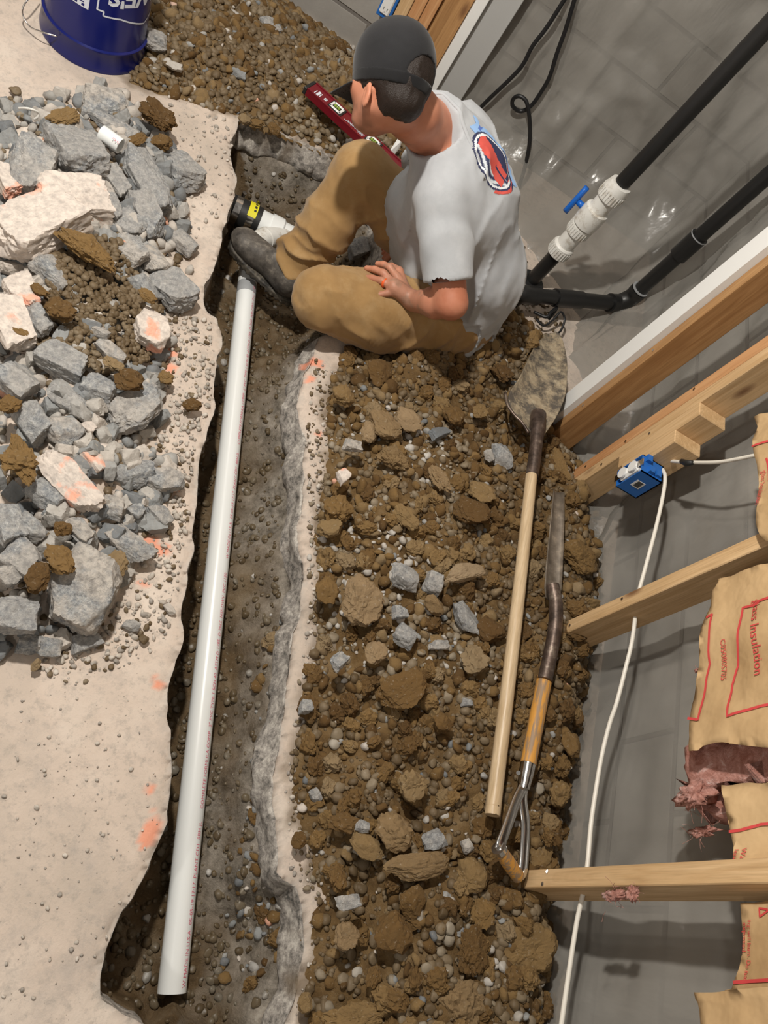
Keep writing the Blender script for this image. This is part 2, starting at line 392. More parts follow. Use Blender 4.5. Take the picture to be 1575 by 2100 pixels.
RIGHT = [(560,2250),(575,2170),(586,2100),(609,2048),(618,1990),(628,1940),(628,1899),(622,1860),(610,1820),(571,1790),(568,1745),(567,1715),(560,1680),(560,1649),(564,1595),(571,1542),(585,1453),(589,1425),(596,1329),(615,1270),(618,1229),(622,1159),(611,1106),(618,1053),(625,983),(622,940),(632,905),(618,877),(608,828),(622,778),(643,729),(655,690),(700,668),(770,640),(800,560),(800,500),(790,430),(740,350),(690,318),(620,288),(560,264),(510,246)]
hole = refine(px2(LEFT + RIGHT), .016, .005)
hleft = refine(px2(LEFT), .02, .004, closed=False)

def grid(x0, x1, y0, y1, c):
    nx, ny = int((x1-x0)/c)+1, int((y1-y0)/c)+1
    X, Y = np.meshgrid(x0 + np.arange(nx)*c, y0 + np.arange(ny)*c, indexing='ij')
    idx = np.arange(nx*ny).reshape(nx, ny)
    Q = np.stack([idx[:-1,:-1], idx[1:,:-1], idx[1:,1:], idx[:-1,1:]], -1).reshape(-1, 4)
    return np.stack([X, Y], -1).reshape(-1, 2), Q
def compact(v, q):
    u, inv = np.unique(q, return_inverse=True); return v[u], inv.reshape(q.shape), u
CELL = .01
PAINT = [(312,1705,.020,.030),(306,1620,.010,.014),(650,745,.03,.02),(636,775,.02,.02),(655,890,.012,.012),(345,722,.02,.03),(355,755,.02,.02),(135,1165,.0,.0),(320,1118,.03,.02),(290,1200,.012,.01),(325,1400,.012,.012),(90,860,.0,.0)]
def build_floor():
    P, Q = grid(-2.0, 1.31, -1.3, 3.02, CELL)
    d = sdf(P, hole)
    e = 2e-3; gx = (sdf(P + [e, 0], hole) - sdf(P - [e, 0], hole)) / (2*e); gy = (sdf(P + [0, e], hole) - sdf(P - [0, e], hole)) / (2*e)
    G = np.stack([gx, gy], -1); G /= np.linalg.norm(G, axis=1)[:, None] + 1e-9
    near = np.abs(d) < .0086
    P2 = np.where(near[:, None], P - G * d[:, None], P); d2 = np.where(near, 0, d)
    Q = Q[(d2[Q] > -1e-6).all(1)]
    z = .0012*fbm(P2, 9, 3, 5) - np.clip(1 - d2/.03, 0, 1)**2 * (.006 + .006*fbm(P2, 40, 3, 8))
    v = np.column_stack([P2, z]); v, Q, u = compact(v, Q)
    G = G[u]; d3 = d2[u]; P3 = P2[u]; n0 = len(v)
    # broken edge: walk the rim
    E = {}
    for q in Q[(d3[Q] < 1e-6).sum(1) >= 2]:
        for a, b in zip(q, np.roll(q, -1)): E[(a, b)] = 1
    rim = [(a, b) for (a, b) in E if (b, a) not in E and d3[a] < 1e-6 and d3[b] < 1e-6]
    rv = sorted({a for e_ in rim for a in e_}); ri = {a: i for i, a in enumerate(rv)}; rv = np.array(rv)
    right = (sdf(P3[rv], np.vstack([hleft, [[-3, -2], [-3, 3]]])) > .03) & True
    isr = np.array([np.min(((hleft - p)**2).sum(1)) > .02**2 for p in P3[rv]])
    lv = [(-.004, .001, .001), (-.015, .005, .003), (-.03, .009, .006), (-.045, .013, .008), (-.06, .016, .009), (-.075, .019, .010), (-.09, .020, .010), (-.105, .015, .010)]
    vs = [v]; fs = [Q]; prev = rv.copy()
    side = [np.zeros(n0)]
    for k, (zz, off, jj) in enumerate(lv):
        s = np.where(isr, 1.0, .35)
        pz = np.column_stack([P3[rv], np.full(len(rv), zz)])
        o_ = (off*s + jj*(1.5*fbm(pz * [1, 1, 1.6], 9, 2, 31) + .5*fbm(pz, 40, 3, 33)) * np.where(isr, 1.15, .6))
        pz[:, :2] -= G[rv] * o_[:, None]; pz[:, 2] += .004*fbm(pz, 50, 2, 5)
        base = n0 + k*len(rv); vs.append(pz); side.append(np.full(len(rv), 1.0))
        cur = base + np.arange(len(rv))
        fs.append(np.array([(prev[ri[b]], prev[ri[a]], cur[ri[a]], cur[ri[b]]) for a, b in rim]))
        prev = cur
    V = np.vstack(vs); Fq = np.vstack(fs)
    me = mesh('floor', V, Fq, True)
    at = me.attributes.new('side', 'FLOAT', 'POINT'); sd = np.concatenate(side)
    sd[:n0] = np.clip(1 - d3/.006, 0, 1)*.35; at.data.foreach_set('value', sd.astype(np.float32))
    pa = np.zeros(len(V))
    for (x, y, a, b) in PAINT:
        if a <= 0: continue
        c = W(x, y, 0)[:2]; r = np.hypot((V[:, 0]-c[0])/a, (V[:, 1]-c[1])/b) + .5*fbm(V[:, :2], 60, 3, 77)
        pa = np.maximum(pa, np.clip((1-r)*2.5, 0, .75))
    at = me.attributes.new('paint', 'FLOAT', 'POINT'); at.data.foreach_set('value', pa.astype(np.float32))
    dm = np.clip(.5 - np.minimum(sdf(V[:, :2], MOUND), sdf(V[:, :2], HEAP))/.05 + .5*fbm(V[:, :2], 30, 4, 9), 0, .8)
    at = me.attributes.new('dirt', 'FLOAT', 'POINT'); at.data.foreach_set('value', dm.astype(np.float32))
    return struct('floor', me, M['floor'])

MOUND = np.vstack([px2([(640,2260),(625,2100),(628,2000),(640,1950),(640,1875),(672,1840),(640,1800),(636,1750),(612,1690),(597,1620),(603,1550),(622,1480),(615,1430),(628,1380),(652,1300),(642,1250),(652,1170),(643,1110),(652,1060),(662,1000),(674,930),(668,860),(672,800),(690,755),(712,715),(790,690)]),
                   [[.30,1.95],[.55,2.15],[.75,2.2]], px2([(1060,640),(1105,690),(1165,850)]), [[1.2,1.65],[1.27,1.3],[1.28,.4],[1.28,-.9]]])
HEAP = np.vstack([px2([(262,170),(268,150),(292,100),(296,40),(300,-80),(420,-160)]), [[-.55,3.0],[-.2,3.0],[.4,2.98],[.5,2.6],[.3,2.42]],
                  px2([(800,430),(748,345),(690,315),(610,280),(545,258),(500,240),(470,232),(420,222),(380,205),(330,195)])])
RUBBLE = px2([(-60,190),(60,200),(130,200),(200,180),(262,200),(330,250),(368,330),(385,400),(395,480),(392,590),(345,640),(350,700),(325,800),(335,900),(375,975),(345,1050),(290,1110),(255,1200),(230,1260),(150,1330),(60,1345),(-80,1340)])
ss = lambda x: np.clip(x, 0, 1)**2 * (3 - 2*np.clip(x, 0, 1))
def h_mound(P):
    d = -sdf(P, MOUND); y = P[..., 1]
    h = ss((d+.01)/.20) * (.085 + .05*ss((P[..., 0]-.75)/.4)) + ss(d/.05)*(.028*fbm(P, 4, 3, 3) + .012*fbm(P, 16, 2, 6))
    return h * (1 - .85*np.exp(-((P[..., 0]-1.02)**2 + (P[..., 1]-1.78)**2)/.13**2))
def h_heap(P):
    d = -sdf(P, HEAP); return ss((d+.01)/.22)*.06 + ss(d/.05)*(.016*fbm(P, 6, 3, 13) + .01)
def h_rub(P):
    d = -sdf(P, RUBBLE); return ss((d-.01)/.22)*.07 + ss(d/.08)*.015*fbm(P, 8, 2, 23)
def h_trench(P):
    d = -sdf(P, hole)
    dl = np.full(P.shape[:-1], 9.)
    for a, b in zip(hleft[:-1], hleft[1:]):
        e = b-a; wv = P-a; t = np.clip((wv@e)/(e@e), 0, 1); q = wv - t[..., None]*e; dl = np.minimum(dl, (q**2).sum(-1))
    dl = np.sqrt(dl)
    big = ss((P[..., 1]-1.75)/.25)                      # the dug-out hole by the fitting is deeper
    depth = -.235 - .05*big
    bank = .13 + .05*fbm(P, 3.5, 2, 44)
    leftside = dl < d + .012
    tr = np.where(leftside, ss(np.clip(d+.0, 0, 1)/.035), ss(np.clip(d, 0, 1)/bank)**.85)
    z = -.10 + (depth+.10)*tr + .018*(1-leftside)*ss(d/.03)*ss((bank*1.3-d)/.06)*fbm(P, 7, 3, 47)
    z = np.where(d < 0, -.102, z)
    return z + (.009*fbm(P, 9, 3, 41) + .006*fbm(P, 30, 3, 42)) * ss(d/.02)
def patch(name, hf, poly, c, mt, margin=.0, fine=.004, bx=None):
    lo, hi = poly.min(0)-.03, poly.max(0)+.03
    P, Q = grid(lo[0], hi[0], lo[1], hi[1], c); d = sdf(P, poly); Q = Q[(d[Q] < margin+c).any(1)]
    z = hf(P) + fine*fbm(P, 60, 3, 71) - np.where(d > 0, .004 + d*.6, 0)
    v, Q, u = compact(np.column_stack([P, z]), Q)
    return mesh(name, v, Q, True)
build_floor()
me = patch('trench_bed', lambda P: np.maximum(h_trench(P), -.3), hole, .009, M['trench'], .05)
vp = np.array([v.co[:] for v in me.vertices]); dd = -sdf(vp[:, :2], hole); dl_ = np.array([np.min(((hleft - p)**2).sum(1)) for p in vp[:, :2]])**.5
du = (dl_ > dd + .03)*np.clip(1.15 - dd/.10 + .6*fbm(vp, 9, 3, 81), 0, 1)
a_ = me.attributes.new('dust', 'FLOAT', 'POINT'); a_.data.foreach_set('value', du.astype(np.float32))
o = obj('trench_bed', me, M['trench']); tag(o, 'damp brown dug-out soil bed of the trench under the long white pipe', 'soil', kind='stuff')
o = obj('soil_mound', patch('soil_mound', h_mound, MOUND, .01, M['dirt']), M['dirt']); tag(o, 'long mound of brown dug soil heaped against the plastic-covered wall', 'soil', kind='stuff')
o = obj('gravel_heap', patch('gravel_heap', h_heap, HEAP, .01, M['dirt']), M['dirt']); tag(o, 'spread heap of soil and gravel between bucket and back wall', 'soil', kind='stuff')
o = obj('rubble_fines', patch('rubble_fines', h_rub, RUBBLE, .012, M['floor']), M['floor']); tag(o, 'grey concrete dust and fines under the rubble pile on the slab', 'rubble dust', kind='stuff')

# plastic sheeting hung over the block walls, its foot pushed out a little
def sheeting():
    A = cr_spline([(.27,2.99,0),(.5,2.78,0),(.70,2.62,0),(.90,2.50,0),(1.03,2.38,0),(1.09,2.15,0),(1.13,1.8,0),(1.21,1.4,0),(1.25,1.1,0),(1.255,.4,0),(1.26,-.4,0),(1.26,-1.4,0)], 14)
    B = cr_spline([(.27,2.99,0),(.6,2.99,0),(.85,2.985,0),(1.12,2.97,0),(1.24,2.88,0),(1.262,2.6,0),(1.272,2.3,0),(1.275,1.8,0),(1.28,1.2,0),(1.28,.4,0),(1.28,-.4,0),(1.28,-1.4,0)], 14)
    A = np.array(A)[:, :2]; B = np.array(B)[:, :2]
    zs = np.concatenate([np.linspace(-.03, .6, 40), np.linspace(.63, 2.3, 50)]); V = []
    for z in zs:
        s = math.exp(-max(z, 0)/.10); p = A*s + B*(1-s); V.append(np.column_stack([p, np.full(len(p), z)]))
    V = np.array(V); nz, nu, _ = V.shape
    T = np.gradient(V[:, :, :2], axis=1); nrm = np.stack([-T[..., 1], T[..., 0]], -1); nrm /= np.linalg.norm(nrm, axis=-1)[..., None] + 1e-9
    arc = np.concatenate([[0], np.cumsum(np.linalg.norm(np.diff(B, axis=0), axis=1))])
    Sg = np.stack([np.broadcast_to(arc, (nz, nu)), V[..., 2]*.25], -1)
    wr = np.abs(fbm(Sg + V[..., 2:3]*[.35, 0], 5, 3, 91))*.022 + .020*(1-np.minimum(np.abs(fbm(np.stack([np.broadcast_to(arc, (nz, nu)) + .25*V[..., 2], V[..., 2]*.22], -1), 5, 2, 97))*2.5, 1))**2 + .012*np.abs(fbm(np.stack([arc[None]*1.0 + V[..., 2]*.9, V[..., 2]*.8 - arc[None]*.5], -1), 6, 3, 95))
    foot = np.exp(-np.clip(V[..., 2], 0, 9)/.12)
    wr = wr*(1 + 1.5*foot)
    V[..., :2] += -np.abs(nrm)*wr[..., None]*.9
    idx = np.arange(nz*nu).reshape(nz, nu); Q = np.stack([idx[:-1,:-1], idx[:-1,1:], idx[1:,1:], idx[1:,:-1]], -1).reshape(-1, 4)
    me = mesh('plastic_sheeting', V.reshape(-1, 3), Q, True)
    return tag(obj('plastic_sheeting', me, M['poly']), 'clear crinkled plastic vapour sheeting hung over the block walls behind the studs', 'plastic sheeting')
sheeting()

# ================================================================== STONES
def ico(n):
    t = (1+5**.5)/2; v = [(-1,t,0),(1,t,0),(-1,-t,0),(1,-t,0),(0,-1,t),(0,1,t),(0,-1,-t),(0,1,-t),(t,0,-1),(t,0,1),(-t,0,-1),(-t,0,1)]
    f = [(0,11,5),(0,5,1),(0,1,7),(0,7,10),(0,10,11),(1,5,9),(5,11,4),(11,10,2),(10,7,6),(7,1,8),(3,9,4),(3,4,2),(3,2,6),(3,6,8),(3,8,9),(4,9,5),(2,4,11),(6,2,10),(8,6,7),(9,8,1)]
    v = [unit(q) for q in v]
    for _ in range(n):
        c = {}; g = []
        def mid(a, b):
            k = (min(a, b), max(a, b))
            if k not in c: v.append(unit(v[a] + v[b])); c[k] = len(v) - 1
            return c[k]
        for a, b, d in f:
            x, y, z = mid(a, b), mid(b, d), mid(d, a); g += [(a,x,z),(b,y,x),(d,z,y),(x,y,z)]
        f = g
    return np.array(v), np.array(f)
ICO = {k: ico(k) for k in (1, 2, 3, 4)}
def rock(sub, kind, seed):
    v, f = ICO[sub]; r = np.random.RandomState(seed)
    if kind == 'chunk':      # broken concrete: a polytope of random planes, slightly rough
        k = 7; nrm = r.normal(size=(k, 3)); nrm /= np.linalg.norm(nrm, axis=1)[:, None]; dd = r.uniform(.66, .98, k)
        nrm = np.vstack([nrm, [[0,0,1],[0,0,-1],[1,.1,0],[-1,.1,.1],[.1,1,0],[0,-1,.1]]]); dd = np.concatenate([dd, r.uniform(.72, .92, 6)])
        dots = v @ nrm.T; rad = np.where(dots > .08, dd/np.maximum(dots, .08), 9).min(1)
        p = v * np.minimum(rad, 1.6)[:, None]
        p = p * (1 + (.05 if sub > 2 else .03)*fbm(v, 3, 5, seed, .7))[:, None] + .02*np.stack([fbm(v, 9, 2, seed+q) for q in range(3)], -1)
    elif kind == 'lump':     # firm clay lump: planed faces, crumbly skin
        k = 8; nrm = r.normal(size=(k, 3)); nrm /= np.linalg.norm(nrm, axis=1)[:, None]; dd = r.uniform(.68, .98, k)
        dots = v @ nrm.T; rad = np.minimum(np.where(dots > .1, dd/np.maximum(dots, .1), 9).min(1), 1.15)
        p = v * rad[:, None]; p = p * (1 + .10*fbm(v, 2.4, 3, seed, .6) + .045*fbm(v, 7, 4, seed+3, .75))[:, None]
    elif kind == 'clod':
        k = 7; nrm = r.normal(size=(k, 3)); nrm /= np.linalg.norm(nrm, axis=1)[:, None]; dd = r.uniform(.7, .95, k)
        dots = v @ nrm.T; rad = np.minimum(np.where(dots > .1, dd/np.maximum(dots, .1), 9).min(1), 1.05)
        p = v * rad[:, None]; p = p * (1 + .20*fbm(v, 2.2, 4, seed, .66) + .06*fbm(v, 9, 3, seed+3, .7))[:, None]
    else:
        p = v * (1 + .16*fbm(v, 1.2, 2, seed))[:, None]
        if r.rand() < .5:
            nrm = r.normal(size=(3, 3)); nrm /= np.linalg.norm(nrm, axis=1)[:, None]
            dots = p @ nrm.T; ex = np.clip(dots - .72, 0, 1); p = p - (ex[:, :, None]*nrm[None]*.8).sum(1)
    return p, f
LIB = {(s, k): [rock(s, k, 100*s + i + 7*len(k)) for i in range(10)] for s in (1, 2, 3, 4) for k in ('chunk', 'clod', 'pebble', 'lump') if not (s == 4 and k == 'pebble')}
LIBM = {}
def libmesh(s, k, i, mt):
    key = (s, k, i, mt)
    if key not in LIBM:
        v, f = LIB[(s, k)][i]; me = mesh(k, v, f, k != 'chunk' or False)
        if k == 'chunk': autosmooth(me, 28)
        if k in ('clod', 'lump'): autosmooth(me, 24)
        me.materials.append(M[mt]); LIBM[key] = me
    return LIBM[key]
def randrot(r):
    q = r.normal(size=4); q /= np.linalg.norm(q); a, b, c, d = q
    return np.array([[1-2*(c*c+d*d), 2*(b*c-a*d), 2*(b*d+a*c)], [2*(b*c+a*d), 1-2*(b*b+d*d), 2*(c*d-a*b)], [2*(b*d-a*c), 2*(c*d+a*b), 1-2*(b*b+c*c)]])
def heap_mesh(name, items, sub):
    """one mesh of many loose stones: items = (kind, pos, radius, tone)"""
    VV = []; FF = []; TT = []; b = 0
    for kd, p, r_, tn in items:
        v, f = LIB[(sub, kd)][RG.randint(10)]
        sc = r_*np.array([1, RG.uniform(.7, 1), RG.uniform(.5, .8)]); R = randrot(RG) if kd != 'pebble' else rotz(RG.uniform(0, 6.28)) @ tilt(RG.normal(0, .35), RG.normal(0, .35))
        VV.append((v*sc) @ R.T + p); FF.append(f + b); b += len(v); TT.append(np.full(len(v), tn))
    me = mesh(name, np.vstack(VV), np.vstack(FF), items[0][0] != 'chunk')
    a = me.attributes.new('tone', 'FLOAT', 'POINT'); a.data.foreach_set('value', np.concatenate(TT).astype(np.float32))
    return me
def rotz(a): return np.array([[math.cos(a), -math.sin(a), 0], [math.sin(a), math.cos(a), 0], [0, 0, 1]])
def tilt(a, b):
    ca, sa, cb, sb = math.cos(a), math.sin(a), math.cos(b), math.sin(b)
    return np.array([[1,0,0],[0,ca,-sa],[0,sa,ca]]) @ np.array([[cb,0,sb],[0,1,0],[-sb,0,cb]])
def put(name, me, pos, R, sc):
    o = bpy.data.objects.new(name, me); COL.objects.link(o)
    Mx = Matrix.Identity(4)
    for i in range(3):
        for j in range(3): Mx[i][j] = R[i, j]*sc[j]
        Mx[i][3] = pos[i]
    o.matrix_world = Mx; return o

# ---- authored large pieces: ends of the long axis in the photo, width in pixels, kind, lift, label
def big(x1, y1, x2, y2, wd, kind, mt, label, z=0.05, th=None, cat=None, group=None, name=None, li=None, tl=(0, 0)):
    a, b = W(x1, y1, z), W(x2, y2, z); c = (a+b)/2; L = np.linalg.norm(b-a)/2*(1.07 if kind == 'chunk' else 1.0)
    dep = proj(c)[2]; wdt = wd*dep/F/2*(1.16 if kind == 'chunk' else 1.08); th = th if th else min(L, wdt)*.62
    ang = math.atan2(b[1]-a[1], b[0]-a[0]); R = rotz(ang) @ tilt(*tl)
    i = li if li is not None else RG.randint(10)
    me = libmesh(4 if max(L, wdt) > .05 else 3, kind, i, mt)
    v = LIB[(4 if max(L, wdt) > .05 else 3, kind)][i][0]; e = np.abs(v).max(0)
    sc = np.array([L, wdt, th])/e/.97
    nm = name or {'lump': 'soil_clod', 'chunk': 'concrete_chunk', 'clod': 'soil_clod', 'pebble': 'stone'}[kind]
    o = put(nm, me, c + [0, 0, .012 if mt in ('clod', 'clay') else .004], R, sc)
    return tag(o, label, cat or {'lump': 'soil clod', 'chunk': 'concrete', 'clod': 'soil clod', 'pebble': 'stone'}[kind], group)
K, C_, P_ = 'chunk', 'clod', 'pebble'
RUB = [
 (18,330,110,370,100,K,'broken','big squarish grey chunk of broken concrete near the left edge of the pile',.10),
 (140,265,185,375,92,K,'broken','tall grey concrete chunk leaning right of the big squarish one',.10),
 (70,400,225,410,82,K,'painted','flat pale slab piece with faint orange paint, high in the pile',.11),
 (5,500,150,430,110,K,'painted','largest pale wedge-shaped slab piece at the left of the pile',.11),
 (168,205,262,225,58,K,'broken','dark grey broken chunk at the upper edge of the pile near the bucket',.05),
 (185,230,275,290,42,K,'broken','narrow grey shard under the upper dark chunk',.06),
 (262,310,345,440,62,K,'broken','long grey leaning concrete block in the upper right of the pile',.08),
 (330,310,400,385,62,K,'broken','flat dusty slab flake on the right shoulder of the pile',.03),
 (275,395,325,480,48,K,'broken','angular grey plate wedged below the long leaning block',.08),
 (240,440,290,480,50,K,'broken','grey lump with an orange paint fleck beside the plate',.08),
 (218,395,248,450,28,K,'broken','small upright grey stone-like lump between the big slabs',.09),
 (215,345,262,400,35,K,'broken','small jagged grey fragment right of the tall chunk',.09),
 (120,330,150,365,30,K,'broken','small dark gap-filling fragment between two big chunks',.09),
 (0,335,30,400,40,K,'painted','pale fragment with orange paint cut by the left picture edge',.09),
 (240,485,290,545,55,K,'broken','blue grey lump at the middle right of the pile',.07),
 (290,500,330,560,45,K,'broken','grey lump below the wedged plate on the right flank',.05),
 (355,480,400,520,36,K,'broken','bluish round lump at the right rim of the pile',.02),
 (315,560,390,625,62,K,'broken','dark based grey chunk on the right rim of the pile',.04),
 (278,570,318,620,40,K,'broken','long bluish fragment left of the right rim chunk',.05),
 (72,535,140,590,46,K,'broken','pale jagged piece with dark hollow under the big wedge',.09),
 (25,560,60,640,50,K,'painted','pinkish upright concrete piece left of the brown clod',.08),
 (0,612,50,720,66,K,'painted','smooth cream slab piece on the left picture edge',.09),
 (58,625,100,690,34,K,'broken','dark angular fragment left of the big brown clod',.09),
 (75,715,172,765,60,K,'broken','wedge-shaped grey chunk with a yellow fleck, mid pile',.09),
 (190,670,222,695,24,K,'broken','small silver grey wedge in the middle gravel',.09),
 (195,705,255,740,36,K,'broken','silver grey chunk just right of the pile middle',.08),
 (275,660,350,700,72,K,'painted','large pale and grey chunk with orange corner at the right of the pile',.06),
 (0,750,60,810,62,K,'broken','round sparkling grey lump at the left edge mid height',.09),
 (172,780,232,815,52,K,'broken','triangular sparkling grey chunk in the centre of the pile',.09),
 (100,800,172,840,38,K,'broken','tan streaked angular chunk with dark left side',.09),
 (240,880,325,800,66,K,'broken','big smooth grey rounded boulder-like chunk on the right side',.06),
 (108,855,162,910,56,K,'broken','dark speckled round chunk below the pile centre',.09),
 (45,830,95,900,55,K,'broken','dusty grey slab piece in the lower left middle',.08),
 (168,870,192,888,24,K,'painted','small orange painted chip beside the speckled chunk',.09),
 (198,905,222,925,22,K,'painted','small orange and pale chip above the flat grey slab piece',.06),
 (215,965,310,975,58,K,'broken','flat squarish grey slab piece in the lower right of the pile',.04),
 (298,990,378,980,48,K,'broken','pale grey wedge at the lower right rim of the pile',.03),
 (88,935,195,1045,58,K,'painted','long pale bar of slab with an orange stripe of paint',.09),
 (70,990,125,1040,52,K,'broken','grey pyramid chunk left of the long orange-striped bar',.08),
 (0,1035,30,1120,55,K,'broken','large grey lump cut by the left picture edge, low in the pile',.08),
 (15,1120,78,1165,66,K,'broken','grey dimpled chunk low on the left',.08),
 (35,1060,90,1110,42,K,'broken','grey and pale chunk above the dimpled one',.08),
 (205,1035,255,1050,38,K,'broken','dark round chunk under the orange-striped bar',.05),
 (262,1040,292,1060,32,K,'broken','dark grey chunk right of the round one',.03),
 (310,1035,345,1080,36,K,'broken','dark pitted chunk on the lower right rim',.02),
 (220,1085,305,1150,50,K,'broken','grey wedge behind the brown oval clod low on the pile',.03),
 (110,1180,240,1240,150,K,'broken','biggest grey green slab slanting at the bottom of the pile',.06),
 (-20,1255,75,1270,72,K,'broken','long pale beam-like piece of slab at the bottom left edge',.08),
 (35,1320,85,1325,36,K,'broken','dark chip at the bottom edge of the pile, left one',.02),
 (75,1325,125,1330,36,K,'broken','dark chip at the bottom edge of the pile, middle one',.02),
 (145,1325,205,1305,34,K,'broken','dark triangular chip lying apart at the bottom of the pile',.015),
 (255,1275,288,1290,20,K,'broken','small dark chip alone on the bare slab right of the pile',.01),
 (282,1315,305,1310,20,P_,'pebble','smooth grey oval pebble alone on the bare slab',.01),
 (0,1165,35,1200,45,K,'broken','pale lump low on the left picture edge',.08),
 (140,1060,185,1110,32,K,'broken','thin pale shard pointing down in the lower pile',.08),
 (150,1095,190,1115,28,K,'broken','pale shard with dark underside in the lower pile',.07),
 (285,75,340,90,62,K,'broken','dark grey flat rock leaning on the bucket side',.05),
 (20,190,42,185,22,P_,'pebble','round dark pebble alone on the slab left of the pile top',.015),
 (0,455,15,520,40,K,'broken','rusty shadowed chunk behind the big wedge at the left edge',.06),
 (160,925,210,965,30,K,'broken','silver grey splinter above the flat slab piece',.07),
 (180,925,212,965,32,K,'painted','cream leaf-shaped flake right of the orange-striped bar top',.085),
 (340,1240,358,1262,14,K,'chip','pale chip on the slab beside the trench edge',.008),
]
for i, (x1, y1, x2, y2, wd, kd, mt, lb, z) in enumerate(RUB): big(x1, y1, x2, y2, wd, kd, mt, lb, z, li=i % 10, tl=(RG.normal(0, .16), RG.normal(0, .12)))
CLR = [
 (290,215,355,270,62,'rough dark brown soil clod at the upper right of the rubble pile',.07),
 (315,285,348,315,45,'dark clod just below the rough upper clod on the rubble',.06),
 (95,260,170,235,36,'long dark clod lying across the top of the rubble',.09),
 (105,270,128,300,32,'small dark clod hanging below the long one on the rubble',.08),
 (250,300,300,290,24,'flat dark clod beside the white pipe offcut',.08),
 (100,480,240,550,62,'big tan soil clod mixed with grit, upper middle of the rubble',.12),
 (62,590,100,615,22,'thin brown clod strip above the large brown clod',.10),
 (88,640,160,640,56,'large brown angular clod in the middle of the rubble',.12),
 (20,680,75,700,22,'sausage-shaped brown clod near the left edge',.10),
 (282,600,320,625,24,'brown oval clod on top of the pale painted chunk',.10),
 (208,735,252,765,28,'dark brown clod above the round brown clod',.10),
 (232,775,300,800,52,'round brown clod, right centre of the rubble',.10),
 (325,770,352,790,32,'dark small clod at the right rim of the rubble',.03),
 (368,832,412,838,28,'brown clod alone on the slab edge beside the trench',.02),
 (0,820,35,850,46,'brown stone-like clod at the left picture edge',.10),
 (0,960,75,940,60,'tall brown clod at the left edge above the orange-striped bar',.12),
 (25,895,62,1000,46,'dark brown crumbly clod left of the orange-striped bar',.12),
 (95,1120,155,1185,56,'knobbly dark brown clod upper of the pair low on the rubble',.11),
 (48,1185,108,1190,66,'knobbly dark brown clod lower of the pair low on the rubble',.11),
 (235,1130,240,1190,42,'grey brown oval clod on the grey wedge low on the pile',.05),
 (105,1085,148,1090,34,'pale crumbly clod above the knobbly pair',.11),
 (62,1365,85,1370,26,'small tan clod at the very bottom of the rubble',.01),
]
for i, (x1, y1, x2, y2, wd, lb, z) in enumerate(CLR): big(x1, y1, x2, y2, wd, C_, 'clod', lb, z, li=i % 10, tl=(RG.normal(0, .15), RG.normal(0, .15)))
